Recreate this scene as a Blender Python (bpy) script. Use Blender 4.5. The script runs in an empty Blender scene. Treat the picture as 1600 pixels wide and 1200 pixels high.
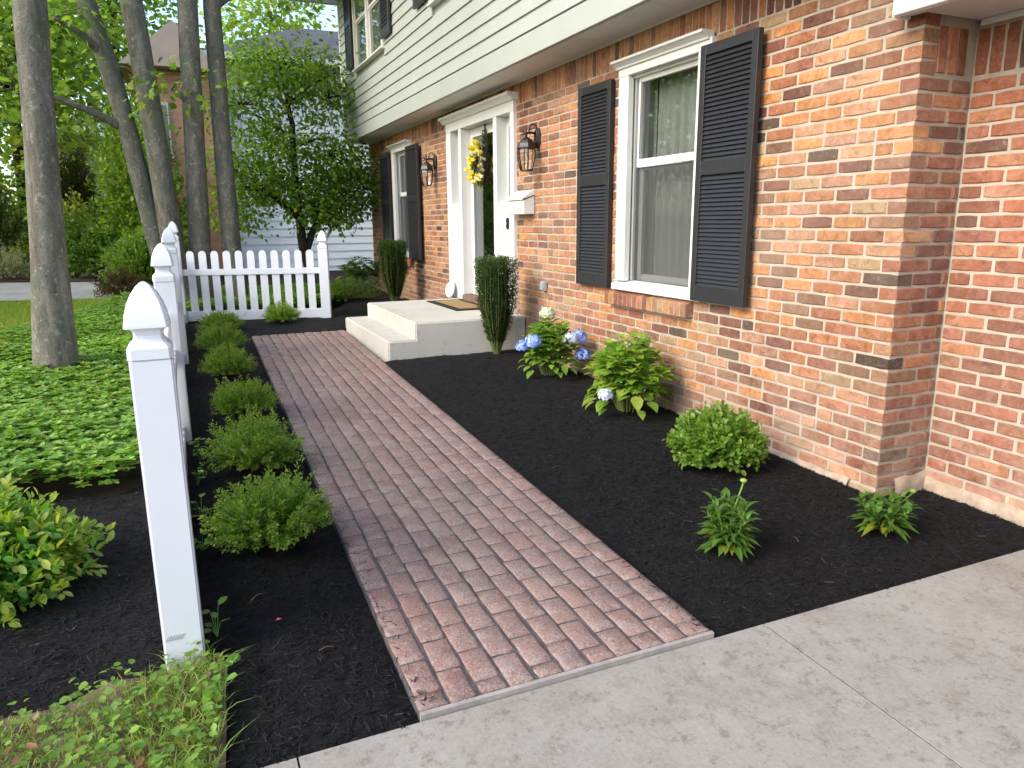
import bpy, bmesh, math, random
import numpy as np
from mathutils import Vector, Matrix, noise as mnoise
rnd = random.Random(7)
rng = np.random.default_rng(11)
sc = bpy.context.scene
C = sc.collection
PI = math.pi
R = math.radians

# ------------------------------------------------------------------ camera
YAW, PITCH, ROLL, FPX = 0.413737, 0.219211, 0.0076866, 1144.61
CAMZ = 1.42
def cam_axes():
    f = np.array([math.sin(YAW)*math.cos(PITCH), math.cos(YAW)*math.cos(PITCH), -math.sin(PITCH)])
    r = np.array([math.cos(YAW), -math.sin(YAW), 0.0]); d = np.cross(f, r)
    c, s = math.cos(ROLL), math.sin(ROLL)
    return c*r+s*d, -s*r+c*d, f
AX_R, AX_D, AX_F = cam_axes()
cd = bpy.data.cameras.new('camera'); cam = bpy.data.objects.new('camera', cd); C.objects.link(cam)
cd.sensor_width = 36; cd.lens = FPX*36/1600; cd.clip_end = 600; cd.clip_start = 0.05
m = Matrix.Identity(4)
for i in range(3):
    m[i][0] = AX_R[i]; m[i][1] = -AX_D[i]; m[i][2] = -AX_F[i]
m[2][3] = CAMZ
cam.matrix_world = m
sc.camera = cam

# ------------------------------------------------------------------ sky, sun, exposure
SUN_EL, SUN_AZ = 36.0, -102.0          # azimuth clockwise from +Y
world = bpy.data.worlds.new('World'); sc.world = world; world.use_nodes = True
wn = world.node_tree; bg = wn.nodes['Background']
sky = wn.nodes.new('ShaderNodeTexSky'); sky.sky_type = 'NISHITA'; sky.sun_disc = False
sky.sun_elevation = R(SUN_EL); sky.sun_rotation = R(SUN_AZ % 360)
sky.air_density = 1.0; sky.dust_density = 2.2; sky.ozone_density = 1.0
wn.links.new(sky.outputs[0], bg.inputs[0]); bg.inputs[1].default_value = 0.15
sl = bpy.data.lights.new('sun', 'SUN'); sl.energy = 0.9; sl.angle = R(24); sl.color = (1.0, 0.94, 0.83)
so = bpy.data.objects.new('sun', sl); C.objects.link(so)
so.rotation_euler = (R(90-SUN_EL), 0, R(180-SUN_AZ)); so.location = (-6, 2, 12)
sc.view_settings.view_transform = 'Standard'; sc.view_settings.look = 'None'
sc.view_settings.gamma = 1.0; sc.view_settings.use_curve_mapping = False
sc.view_settings.exposure = 1.64
sc.render.engine = 'CYCLES'
sc.cycles.max_bounces = 8; sc.cycles.transparent_max_bounces = 16
sc.cycles.diffuse_bounces = 3; sc.cycles.glossy_bounces = 3; sc.cycles.transmission_bounces = 4
sc.cycles.caustics_reflective = False; sc.cycles.caustics_refractive = False

def gz(y):                                       # the plot rises gently away from the drive
    return 0.026*y if y < 15 else 0.39 + 0.012*(y-15)

# ------------------------------------------------------------------ object helpers
def tag(o, label=None, cat=None, group=None, kind=None):
    if label: o['label'] = label
    if cat: o['category'] = cat
    if group: o['group'] = group
    if kind: o['kind'] = kind
    return o
def thing(name, loc=(0, 0, 0), label=None, cat=None, group=None, rz=0, parent=None):
    o = bpy.data.objects.new(name, None); C.objects.link(o)
    o.location = loc; o.rotation_euler = (0, 0, rz); o.empty_display_size = 0.1
    if parent: o.parent = parent
    return tag(o, label, cat, group)
def link(name, me, parent=None, loc=(0, 0, 0), rot=(0, 0, 0), scale=(1, 1, 1)):
    o = bpy.data.objects.new(name, me); C.objects.link(o)
    o.location = loc; o.rotation_euler = rot; o.scale = scale
    if parent: o.parent = parent
    return o
def wlink(name, me, parent, loc=(0, 0, 0), rot=(0, 0, 0), scale=(1, 1, 1)):
    """link with a world position under a parent chain that is only translated"""
    o = link(name, me, parent, loc, rot, scale)
    p = parent
    off = Vector((0, 0, 0))
    while p: off += Vector(p.location); p = p.parent
    o.location = Vector(loc) - off
    return o
def copy_tree(o, parent=None):
    c = o.copy(); C.objects.link(c); c.parent = parent
    for ch in o.children: copy_tree(ch, c)
    return c

class MB:
    def __init__(s): s.v = []; s.f = []; s.mi = []; s.mats = []
    def mat(s, m):
        if m not in s.mats: s.mats.append(m)
        return s.mats.index(m)
    def add(s, vs, fs, m=None):
        k = len(s.v); s.v += [tuple(p) for p in vs]; s.f += [tuple(i+k for i in f) for f in fs]
        s.mi += [s.mat(m) if m else 0]*len(fs); return s
    def box(s, x0, x1, y0, y1, z0, z1, m=None):
        vs = [(x, y, z) for z in (z0, z1) for y in (y0, y1) for x in (x0, x1)]
        return s.add(vs, [(0, 2, 3, 1), (4, 5, 7, 6), (0, 1, 5, 4), (2, 6, 7, 3), (0, 4, 6, 2), (1, 3, 7, 5)], m)
    def hexa(s, p, m=None):                      # eight corners in box order
        return s.add(p, [(0, 2, 3, 1), (4, 5, 7, 6), (0, 1, 5, 4), (2, 6, 7, 3), (0, 4, 6, 2), (1, 3, 7, 5)], m)
    def tube(s, pts, rad, n=8, m=None, cap=True, lump=0.0, seed=0):
        pts = [Vector(p) for p in pts]; vs = []; fs = []
        if not hasattr(rad, '__len__'): rad = [rad]*len(pts)
        ref = None
        for i, p in enumerate(pts):
            t = (pts[min(i+1, len(pts)-1)]-pts[max(i-1, 0)])
            t = t.normalized() if t.length > 1e-9 else Vector((0, 0, 1))
            if ref is None: ref = t.orthogonal().normalized()
            a = (ref - t*ref.dot(t)); a = a.normalized() if a.length > 1e-6 else t.orthogonal().normalized()
            ref = a; b = t.cross(a)
            for k in range(n):
                g = 2*PI*k/n; r = rad[i]
                if lump: r *= 1+lump*mnoise.noise(Vector((math.cos(g)*1.3+seed, math.sin(g)*1.3, p.z*1.1+i*.02)))
                vs.append(p+(a*math.cos(g)+b*math.sin(g))*r)
        for i in range(len(pts)-1):
            for k in range(n):
                k2 = (k+1) % n
                fs.append((i*n+k, i*n+k2, (i+1)*n+k2, (i+1)*n+k))
        if cap: fs.append(tuple(range(n))[::-1]); fs.append(tuple((len(pts)-1)*n+k for k in range(n)))
        return s.add(vs, fs, m)
    def lathe(s, prof, n=16, c=(0, 0, 0), m=None, sq=0.0, rot=0.0):
        vs = []; fs = []
        for r, z in prof:
            for k in range(n):
                g = 2*PI*k/n+rot
                vs.append((c[0]+r*math.cos(g), c[1]+r*math.sin(g), c[2]+z))
        for i in range(len(prof)-1):
            for k in range(n):
                k2 = (k+1) % n; fs.append((i*n+k, i*n+k2, (i+1)*n+k2, (i+1)*n+k))
        fs.append(tuple(range(n))[::-1]); fs.append(tuple((len(prof)-1)*n+k for k in range(n)))
        return s.add(vs, fs, m)
    def prism(s, poly, d, origin, ux, uy, m=None):   # extrude 2-D outline along ux x uy
        ux = Vector(ux); uy = Vector(uy); w = ux.cross(uy); o = Vector(origin); n = len(poly)
        vs = [o+ux*a+uy*b for a, b in poly]+[o+ux*a+uy*b+w*d for a, b in poly]
        fs = [tuple(range(n))[::-1], tuple(range(n, 2*n))]+[(i, (i+1) % n, n+(i+1) % n, n+i) for i in range(n)]
        return s.add(vs, fs, m)
    def mesh(s, name, mat=None, smooth=False, bevel=0.0, segs=1):
        me = bpy.data.meshes.new(name); me.from_pydata(s.v, [], s.f)
        ms = s.mats if s.mats else ([mat] if mat else [])
        for q in ms: me.materials.append(q)
        if s.mats: me.polygons.foreach_set('material_index', s.mi)
        if bevel:
            bm = bmesh.new(); bm.from_mesh(me); bmesh.ops.remove_doubles(bm, verts=bm.verts, dist=1e-5)
            es = [e for e in bm.edges if len(e.link_faces) == 2 and e.calc_face_angle(0) > 0.5]
            bmesh.ops.bevel(bm, geom=es, offset=bevel, segments=segs, affect='EDGES', clamp_overlap=True)
            bm.to_mesh(me); bm.free()
        if smooth: me.polygons.foreach_set('use_smooth', [True]*len(me.polygons))
        me.update(); return me
    def build(s, name, mat=None, parent=None, smooth=False, bevel=0.0, loc=(0, 0, 0), rot=(0, 0, 0), segs=1):
        return link(name, s.mesh(name, mat, smooth, bevel, segs), parent, loc, rot)

def np_mesh(name, V, F, mat=None, col=None, smooth=False):
    """V (n,3), F (m,k) constant k or list of arrays"""
    me = bpy.data.meshes.new(name)
    Fs = F if isinstance(F, list) else [F]
    nl = sum(f.size for f in Fs); npoly = sum(len(f) for f in Fs)
    me.vertices.add(len(V)); me.vertices.foreach_set('co', np.ascontiguousarray(V, np.float32).ravel())
    me.loops.add(nl); me.loops.foreach_set('vertex_index', np.concatenate([f.ravel() for f in Fs]).astype(np.int32))
    me.polygons.add(npoly); st = []; o = 0
    for f in Fs: st.append(o+np.arange(len(f))*f.shape[1]); o += f.size
    me.polygons.foreach_set('loop_start', np.concatenate(st).astype(np.int32))
    if smooth: me.polygons.foreach_set('use_smooth', np.ones(npoly, bool))
    if mat: me.materials.append(mat)
    me.update(calc_edges=True)
    if col is not None:
        a = me.color_attributes.new('Col', 'FLOAT_COLOR', 'POINT')
        a.data.foreach_set('color', np.hstack([col, np.ones((len(col), 1))]).astype(np.float32).ravel())
    me.validate()
    return me

# ------------------------------------------------------------------ materials
def mat_new(name):
    m = bpy.data.materials.new(name); m.use_nodes = True
    nt = m.node_tree; b = nt.nodes['Principled BSDF']
    return m, nt, b
def N(nt, t, **k):
    n = nt.nodes.new(t)
    for a, v in k.items(): setattr(n, a, v)
    return n
def noise(nt, scale, detail=4, rough=.6, vec=None, dist=0.0):
    n = N(nt, 'ShaderNodeTexNoise'); n.inputs['Scale'].default_value = scale
    n.inputs['Detail'].default_value = detail; n.inputs['Roughness'].default_value = rough
    n.inputs['Distortion'].default_value = dist
    if vec is not None: nt.links.new(vec, n.inputs['Vector'])
    return n.outputs['Fac']
def ramp(nt, fac, stops):
    n = N(nt, 'ShaderNodeValToRGB'); cr = n.color_ramp
    while len(cr.elements) < len(stops): cr.elements.new(.5)
    for e, (p, c) in zip(cr.elements, stops):
        e.position = p; e.color = (c, c, c, 1) if not hasattr(c, '__len__') else tuple(c)+(1,)
    nt.links.new(fac, n.inputs[0]); return n.outputs[0]
def mix(nt, fac, a, b, mode='MIX'):
    n = N(nt, 'ShaderNodeMix', data_type='RGBA', blend_type=mode)
    for k, v in ((0, fac), (6, a), (7, b)):
        if hasattr(v, 'node'): nt.links.new(v, n.inputs[k])
        elif k == 0: n.inputs[k].default_value = v
        else: n.inputs[k].default_value = tuple(v)+(1,) if len(v) == 3 else v
    return n.outputs[2]
def bump(nt, b, h, strength=.3, dist=.01):
    n = N(nt, 'ShaderNodeBump'); n.inputs['Strength'].default_value = strength; n.inputs['Distance'].default_value = dist
    nt.links.new(h, n.inputs['Height']); nt.links.new(n.outputs[0], b.inputs['Normal'])
def pos(nt): return N(nt, 'ShaderNodeNewGeometry').outputs['Position']
def plain(name, col, rough=.6, spec=.4, var=.08, nscale=6, bmp=0.0, bscale=60, metal=0.0, dirt=None):
    m, nt, b = mat_new(name); p = pos(nt)
    c2 = tuple(max(0, x*(1-var*2.2)) for x in col)
    c = mix(nt, ramp(nt, noise(nt, nscale, 5, .6, p), [(.35, 0), (.7, 1)]), col, c2)
    if dirt: c = mix(nt, ramp(nt, noise(nt, dirt[0], 6, .7, p), [(dirt[1], 0), (dirt[1]+.2, dirt[2])]), c, dirt[3])
    nt.links.new(c, b.inputs['Base Color']); b.inputs['Roughness'].default_value = rough
    b.inputs['Specular IOR Level'].default_value = spec; b.inputs['Metallic'].default_value = metal
    if bmp: bump(nt, b, noise(nt, bscale, 5, .6, p), bmp, .004)
    return m

def brick_material(name, attr):
    m, nt, b = mat_new(name); p = pos(nt)
    if attr:
        a = N(nt, 'ShaderNodeAttribute'); a.attribute_name = 'Col'; c = a.outputs['Color']
    else: c = N(nt, 'ShaderNodeObjectInfo').outputs['Color']
    hs = N(nt, 'ShaderNodeHueSaturation'); nt.links.new(c, hs.inputs['Color'])
    hs.inputs['Saturation'].default_value = .85; hs.inputs['Value'].default_value = 1.3
    n1 = noise(nt, 14, 7, .75, p, 1.0)
    c1 = mix(nt, ramp(nt, n1, [(.44, 0), (.62, .9)]), c, hs.outputs[0])
    dk = mix(nt, 1.0, c, (.42, .36, .34), 'MULTIPLY')
    c2 = mix(nt, ramp(nt, noise(nt, 12, 7, .78, p, 1.2), [(.52, 0), (.68, .9)]), c1, dk)
    c2 = mix(nt, ramp(nt, noise(nt, 5.5, 3, .5, p, .4), [(.40, 0), (.62, .45)]), c2, mix(nt, 1.0, c2, (.70, .66, .66), 'MULTIPLY'))
    wash = mix(nt, ramp(nt, noise(nt, .8, 3, .5, p), [(.45, 0), (.68, .22)]), c2, (.43, .33, .24)); c2 = wash
    lime = mix(nt, ramp(nt, noise(nt, 40, 7, .82, p, .6), [(.55, 0), (.72, .5)]), c2, (.50, .41, .33))
    sx_ = N(nt, 'ShaderNodeSeparateXYZ'); nt.links.new(p, sx_.inputs[0])
    mr = N(nt, 'ShaderNodeMapRange'); nt.links.new(sx_.outputs['Z'], mr.inputs[0]); mr.inputs[1].default_value = .08; mr.inputs[2].default_value = .75; mr.inputs[3].default_value = 1.0; mr.inputs[4].default_value = 0.0
    ml = N(nt, 'ShaderNodeMath', operation='MULTIPLY'); nt.links.new(mr.outputs[0], ml.inputs[0]); nt.links.new(ramp(nt, noise(nt, 4.5, 6, .7, p), [(.36, 0), (.64, .55)]), ml.inputs[1])
    lime = mix(nt, ml.outputs[0], lime, (.46, .36, .28))
    grime = mix(nt, ramp(nt, noise(nt, 1.1, 4, .6, p), [(.42, 0), (.72, .22)]), lime, (.36, .27, .21))
    nt.links.new(grime, b.inputs['Base Color']); b.inputs['Roughness'].default_value = .9
    b.inputs['Specular IOR Level'].default_value = .2
    h = mix(nt, .5, noise(nt, 35, 6, .7, p), noise(nt, 160, 4, .7, p))
    bump(nt, b, h, .9, .008)
    return m
M = {}
M['brick'] = brick_material('brick', False); M['brick_far'] = brick_material('brick_far', True)
M['mortar'] = plain('mortar', (.42, .365, .295), .95, .1, .12, 8, .6, 90)
M['parge'] = plain('parge', (.42, .33, .25), .95, .1, .2, 12, .8, 50)
M['siding'] = plain('siding', (.36, .385, .35), .5, .35, .035, 2.2, .05, 30)
M['white'] = plain('white_paint', (.66, .665, .64), .42, .45, .03, 4, .03, 30)
M['vinyl'] = plain('white_vinyl', (.665, .69, .73), .36, .5, .03, 2.5, .03, 40, dirt=(9, .60, .22, (.45, .44, .38)))
M['cream'] = plain('cream_paint', (.68, .67, .61), .45, .4, .04, 5, .03, 40)
M['soffit'] = plain('soffit', (.74, .725, .68), .55, .3, .04, 4)
M['shutter'] = plain('shutter_black', (.022, .022, .025), .38, .5, .1, 20, .05, 60)
M['sash'] = plain('sash_grey', (.30, .305, .30), .4, .4, .04, 6)
M['iron'] = plain('black_iron', (.014, .014, .015), .42, .5, .1, 30, .1, 120)
M['room_dark'] = plain('dark_room', (.05, .052, .05), .9, .1, .1)
M['roof'] = plain('roof_shingle', (.10, .105, .115), .9, .2, .2, 3, .6, 40)
M['tan_siding'] = plain('tan_siding', (.42, .33, .27), .6, .3, .05)
M['nbr_white'] = plain('neighbour_white', (.86, .88, .89), .5, .3, .03)
M['dark_bark'] = plain('dark_bark', (.055, .042, .034), .95, .15, .25, 14, .8, 40)
M['stem'] = plain('stem', (.13, .16, .05), .8, .2, .2, 20)
M['woody'] = plain('woody_stem', (.12, .085, .05), .9, .2, .2, 30, .4, 80)
M['tan'] = plain('mat_tan', (.40, .27, .13), .95, .1, .12, 40, .8, 250)
M['rubber'] = plain('mat_black', (.035, .033, .03), .9, .2, .2, 50, .8, 250)
M['twig'] = plain('twig', (.045, .028, .018), .9, .2, .3, 40)
M['grey_box'] = plain('grey_box', (.30, .33, .36), .5, .4, .05)
M['dirt'] = plain('soil', (.045, .035, .026), .95, .1, .3, 5, .9, 40)
M['redmulch'] = plain('red_mulch', (.16, .085, .065), .95, .1, .35, 30, 1.0, 60)

# concrete drive: pale with brown stains and broom lines
m, nt, b = mat_new('concrete_drive'); p = pos(nt)
c = mix(nt, ramp(nt, noise(nt, 1.6, 5, .6, p), [(.3, 0), (.75, 1)]), (.275, .266, .243), (.215, .208, .19))
c = mix(nt, ramp(nt, noise(nt, 3.6, 8, .74, p, .2), [(.47, 0), (.62, .55)]), c, (.175, .152, .125))
c = mix(nt, ramp(nt, noise(nt, 17, 8, .82, p, .1), [(.53, 0), (.61, .7)]), c, (.13, .105, .083))
c = mix(nt, ramp(nt, noise(nt, 30, 6, .75, p), [(.61, 0), (.66, .7)]), c, (.12, .10, .08))
c = mix(nt, ramp(nt, noise(nt, 70, 4, .7, p), [(.35, 0), (.75, .3)]), c, (.46, .44, .40))
nt.links.new(c, b.inputs['Base Color']); b.inputs['Roughness'].default_value = .85; b.inputs['Specular IOR Level'].default_value = .25
mp = N(nt, 'ShaderNodeMapping'); mp.inputs['Scale'].default_value = (160, 5, 20); nt.links.new(p, mp.inputs[0])
bump(nt, b, mix(nt, .5, noise(nt, 1.0, 3, .6, mp.outputs[0]), noise(nt, 120, 5, .7, p)), .35, .004)
M['drive'] = m
# porch concrete
m, nt, b = mat_new('concrete_porch'); p = pos(nt)
c = mix(nt, ramp(nt, noise(nt, 2.5, 5, .6, p), [(.3, 0), (.75, 1)]), (.55, .53, .475), (.48, .46, .41))
c = mix(nt, ramp(nt, noise(nt, 5, 8, .75, p, 1.), [(.555, 0), (.68, .65)]), c, (.34, .27, .20))
nt.links.new(c, b.inputs['Base Color']); b.inputs['Roughness'].default_value = .8; b.inputs['Specular IOR Level'].default_value = .25
bump(nt, b, noise(nt, 90, 5, .7, p), .2, .003); M['porch'] = m
# stamped pavers
def paver_material(name, attr):
    m, nt, b = mat_new(name); p = pos(nt)
    if attr:
        a = N(nt, 'ShaderNodeAttribute'); a.attribute_name = 'Col'; c = a.outputs['Color']
    else: c = N(nt, 'ShaderNodeObjectInfo').outputs['Color']
    worn = mix(nt, ramp(nt, noise(nt, 1.3, 4, .6, p), [(.35, .1), (.7, .75)]), c, (.27, .205, .185))
    worn = mix(nt, ramp(nt, noise(nt, 9, 6, .75, p, .8), [(.46, 0), (.64, .8)]), worn, (.315, .255, .232))
    gr = mix(nt, ramp(nt, noise(nt, 4.5, 6, .7, p, .5), [(.45, 0), (.68, .55)]), worn, (.125, .10, .095))
    sp = mix(nt, ramp(nt, noise(nt, 130, 3, .8, p), [(.52, 0), (.64, .6)]), gr, (.46, .36, .32))
    dk = mix(nt, ramp(nt, noise(nt, 95, 4, .8, p), [(.53, 0), (.66, .8)]), sp, (.065, .05, .05))
    nt.links.new(dk, b.inputs['Base Color'])
    b.inputs['Roughness'].default_value = .6; b.inputs['Specular IOR Level'].default_value = .4
    h = mix(nt, .45, noise(nt, 26, 5, .7, p), noise(nt, 140, 4, .75, p)); bump(nt, b, h, 1.0, .008)
    return m
M['paver'] = paver_material('paver', False); M['paver_far'] = paver_material('paver_far', True)
M['joint'] = plain('walk_joint', (.115, .105, .108), .9, .2, .25, 18, .7, 150)
# mulch
m, nt, b = mat_new('black_mulch'); p = pos(nt)
c = mix(nt, ramp(nt, noise(nt, 90, 5, .75, p), [(.35, 0), (.75, 1)]), (.0045, .0046, .0055), (.015, .015, .0165))
nt.links.new(c, b.inputs['Base Color']); b.inputs['Roughness'].default_value = .8; b.inputs['Specular IOR Level'].default_value = .22
bump(nt, b, mix(nt, .5, noise(nt, 60, 6, .8, p, 1.5), noise(nt, 190, 4, .8, p)), 1.0, .02); M['mulch'] = m
# mulch shreds carry per-shred colour
def attr_mat(name, rough=.8, spec=.2):
    m, nt, b = mat_new(name)
    a = N(nt, 'ShaderNodeAttribute'); a.attribute_name = 'Col'
    nt.links.new(a.outputs['Color'], b.inputs['Base Color'])
    b.inputs['Roughness'].default_value = rough; b.inputs['Specular IOR Level'].default_value = spec
    return m
M['shred'] = attr_mat('shred'); M['petal'] = attr_mat('petal', .6, .3)
def leaf_mat(name, trans=.42, rough=.45, spec=.4):
    m, nt, b = mat_new(name)
    a = N(nt, 'ShaderNodeAttribute'); a.attribute_name = 'Col'
    p = pos(nt)
    c = mix(nt, ramp(nt, noise(nt, 60, 3, .6, p), [(.3, 0), (.8, .35)]), a.outputs['Color'], (.05, .07, .02))
    nt.links.new(c, b.inputs['Base Color']); b.inputs['Roughness'].default_value = rough
    b.inputs['Specular IOR Level'].default_value = spec
    tr = N(nt, 'ShaderNodeBsdfTranslucent')
    tc = mix(nt, 1.0, c, (1.6, 1.55, .55), 'MULTIPLY'); nt.links.new(tc, tr.inputs['Color'])
    mx = N(nt, 'ShaderNodeMixShader'); mx.inputs[0].default_value = trans
    nt.links.new(b.outputs[0], mx.inputs[1]); nt.links.new(tr.outputs[0], mx.inputs[2])
    nt.links.new(mx.outputs[0], nt.nodes['Material Output'].inputs[0]); return m
M['leaf'] = leaf_mat('leaf', .45); M['leaf_tree'] = leaf_mat('leaf_tree', .5, .55, .3); M['leaf_gloss'] = leaf_mat('leaf_gloss', .38, .32, .5)
# smooth grey maple bark with lichen
m, nt, b = mat_new('maple_bark'); p = pos(nt)
mp = N(nt, 'ShaderNodeMapping'); mp.inputs['Scale'].default_value = (1, 1, .22); nt.links.new(p, mp.inputs[0])
c = mix(nt, ramp(nt, noise(nt, 14, 7, .7, mp.outputs[0], .5), [(.38, 0), (.62, 1)]), (.215, .20, .165), (.10, .092, .075))
c = mix(nt, ramp(nt, noise(nt, 7, 5, .65, p), [(.46, 0), (.62, .7)]), c, (.105, .125, .09))
c = mix(nt, ramp(nt, noise(nt, 48, 4, .7, p), [(.56, 0), (.68, .85)]), c, (.045, .042, .036))
c = mix(nt, ramp(nt, noise(nt, 21, 4, .6, p), [(.60, 0), (.66, .7)]), c, (.29, .29, .255))
nt.links.new(c, b.inputs['Base Color']); b.inputs['Roughness'].default_value = .92; b.inputs['Specular IOR Level'].default_value = .15
bump(nt, b, mix(nt, .5, noise(nt, 26, 7, .75, mp.outputs[0], .6), noise(nt, 90, 4, .7, p)), .9, .02); M['bark'] = m
# glass
m, nt, b = mat_new('glass'); nt.nodes.remove(b)
lw = N(nt, 'ShaderNodeLayerWeight'); lw.inputs[0].default_value = .5
pw_ = N(nt, 'ShaderNodeMath', operation='POWER'); nt.links.new(lw.outputs['Facing'], pw_.inputs[0]); pw_.inputs[1].default_value = 3.0
fr = N(nt, 'ShaderNodeMath', operation='MULTIPLY_ADD'); nt.links.new(pw_.outputs[0], fr.inputs[0]); fr.inputs[1].default_value = .70; fr.inputs[2].default_value = .045
tr = N(nt, 'ShaderNodeBsdfTransparent'); tr.inputs[0].default_value = (.80, .82, .81, 1)
gl = N(nt, 'ShaderNodeBsdfGlossy'); gl.inputs['Roughness'].default_value = .015
mx = N(nt, 'ShaderNodeMixShader'); nt.links.new(fr.outputs[0], mx.inputs[0])
nt.links.new(tr.outputs[0], mx.inputs[1]); nt.links.new(gl.outputs[0], mx.inputs[2])
nt.links.new(mx.outputs[0], nt.nodes['Material Output'].inputs[0]); M['glass'] = m
m = M['glass'].copy(); m.name = 'clear_glass'
for n_ in m.node_tree.nodes:
    if n_.type == 'BSDF_TRANSPARENT': n_.inputs[0].default_value = (.95, .95, .93, 1)
M['clear_glass'] = m
m = M['glass'].copy(); m.name = 'door_glass'
for n_ in m.node_tree.nodes:
    if n_.type == 'MATH' and n_.operation == 'MULTIPLY_ADD': n_.inputs[2].default_value = .20
M['door_glass'] = m
m, nt, b = mat_new('insect_screen'); b.inputs['Base Color'].default_value = (.10, .105, .105, 1); b.inputs['Roughness'].default_value = .8
tr = N(nt, 'ShaderNodeBsdfTransparent'); mx = N(nt, 'ShaderNodeMixShader'); mx.inputs[0].default_value = .22
nt.links.new(tr.outputs[0], mx.inputs[1]); nt.links.new(b.outputs[0], mx.inputs[2]); nt.links.new(mx.outputs[0], nt.nodes['Material Output'].inputs[0]); M['mesh'] = m
# sheer curtain
m, nt, b = mat_new('curtain'); b.inputs['Base Color'].default_value = (.62, .63, .60, 1); b.inputs['Roughness'].default_value = .9
tr = N(nt, 'ShaderNodeBsdfTranslucent'); tr.inputs[0].default_value = (.6, .6, .58, 1)
mx = N(nt, 'ShaderNodeMixShader'); mx.inputs[0].default_value = .4
nt.links.new(b.outputs[0], mx.inputs[1]); nt.links.new(tr.outputs[0], mx.inputs[2])
nt.links.new(mx.outputs[0], nt.nodes['Material Output'].inputs[0]); M['curtain'] = m
# lawn soil
M['lawn'] = plain('lawn_ground', (.17, .25, .05), .95, .1, .3, 4, .6, 60)
M['street'] = plain('street', (.44, .41, .37), .9, .2, .12, 2, .3, 80, dirt=(4, .55, .4, (.24, .21, .18)))
M['dirt_path'] = plain('path', (.27, .23, .20), .9, .2, .15, 3, .3, 60)
M['nbr_brick'] = attr_mat('neighbour_brick', .9, .15)

# ------------------------------------------------------------------ GROUND
def sheet(name, poly, mat, dz, kind='structure', n=1):
    vs = [(x, y, gz(y)+dz) for x, y in poly]
    o = MB().add(vs, [tuple(range(len(vs)))]).build(name, mat); o['kind'] = kind; return o
ys = [-30, -4, 0, 4, 8, 12, 15, 20, 40, 120, 300]
V = []; F = []
for i, y in enumerate(ys):
    for x in (-300, -8, 0, 8, 300): V.append((x, y, gz(y)-.075))
for i in range(len(ys)-1):
    for j in range(4): a = i*5+j; F.append((a, a+1, a+6, a+5))
o = MB().add(V, F).build('ground', M['dirt']); o['kind'] = 'structure'

# driveway of separate slabs with a saw-cut gap
WALK_END = 1.79
drive = thing('driveway', (0, 0, 0)); drive['kind'] = 'structure'
dv = MB().box(-3, 9, -6, 1.76, -.5, -.26).build('slab_bed', M['dirt'], drive)
for x0, x1 in ((-3.0, .1462), (.1518, 1.7422), (1.7478, 4.2022), (4.2078, 9)):
    b_ = MB(); p8 = []
    for z in (0, 1):
        for y in (-6.0, 1.7835):
            for x in (x0, x1): p8.append((x, y, gz(y)-(.02 if z else .10)))
    b_.hexa(p8).build('slab', M['drive'], drive)
for x in (.149, 1.745, 4.205):
    b_ = MB(); b_.hexa([(x+a, y, gz(y)-(.0225 if z else .09)) for z in (0, 1) for y in (-6.0, 1.77) for a in (-.0027, .0027)]); b_.build('joint', M['mulch'], drive)

# walkway of stamped pavers
walk = thing('walkway', (0, 0, 0)); walk['kind'] = 'structure'
def wl(y): return .493+(y-1.805)*.0138
def wr(y): return 1.531+(y-1.785)*.0100
Y0, Y1 = 1.80, 8.36
b_ = MB(); vs = []
nn = 24
for i in range(nn+1):
    y = Y0+(Y1-Y0)*i/nn
    for x in (wl(y), wr(y)): vs.append((x, y, gz(y)-.0055)); 
    for x in (wl(y)-.004, wr(y)+.004): vs.append((x, y, gz(y)-.09))
fs = []
for i in range(nn):
    a = i*4; fs += [(a, a+1, a+5, a+4), (a+2, a, a+4, a+6), (a+1, a+3, a+7, a+5)]
fs += [(0, 2, 3, 1), (nn*4, nn*4+1, nn*4+3, nn*4+2)]
b_.add(vs, fs).build('walk_base', M['joint'], walk)
b_ = MB()
b_.hexa([(wl(Y0), Y0-.012, .0), (wr(Y0), Y0-.012, .0), (wl(Y0), Y0, .0), (wr(Y0), Y0, .0),
         (wl(Y0), Y0-.012, gz(Y0)-.004), (wr(Y0), Y0-.012, gz(Y0)-.004), (wl(Y0), Y0, gz(Y0)-.001), (wr(Y0), Y0, gz(Y0)-.001)])
b_.build('walk_lip', plain('pale_concrete', (.33, .305, .285), .9, .2, .15, 12, .5, 60), walk)
PAV_COL = [(.225, .112, .092), (.24, .125, .105), (.20, .105, .09), (.235, .135, .115), (.19, .11, .10), (.22, .125, .108)]
def paver_mesh(seed, L, W):
    r = random.Random(seed); n = 12
    # outline walks round an irregular rectangle
    def ring(inset, z, j):
        pts = []
        for t in range(n):
            k = t/ n*4; s_ = int(k); f = k-s_
            hw, hl = W/2-inset, L/2-inset
            q = [(-hw+2*hw*f, -hl), (hw, -hl+2*hl*f), (hw-2*hw*f, hl), (-hw, hl-2*hl*f)][s_]
            pts.append((q[0]+r.uniform(-j, j), q[1]+r.uniform(-j, j), z+r.uniform(-.0006, .0006)))
        return pts
    a = ring(0.0, -.012, .0012); b = ring(.0020, -.0042, .0028); c = ring(.013, .0006, .004)
    vs = a+b+c+[(0, 0, .0012)]
    fs = []
    for k in range(n):
        k2 = (k+1) % n
        fs += [(k, k2, n+k2, n+k), (n+k, n+k2, 2*n+k2, 2*n+k), (2*n+k, 2*n+k2, 3*n)]
    return vs, fs
NC = 11; PL = .165; pav = []
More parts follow.
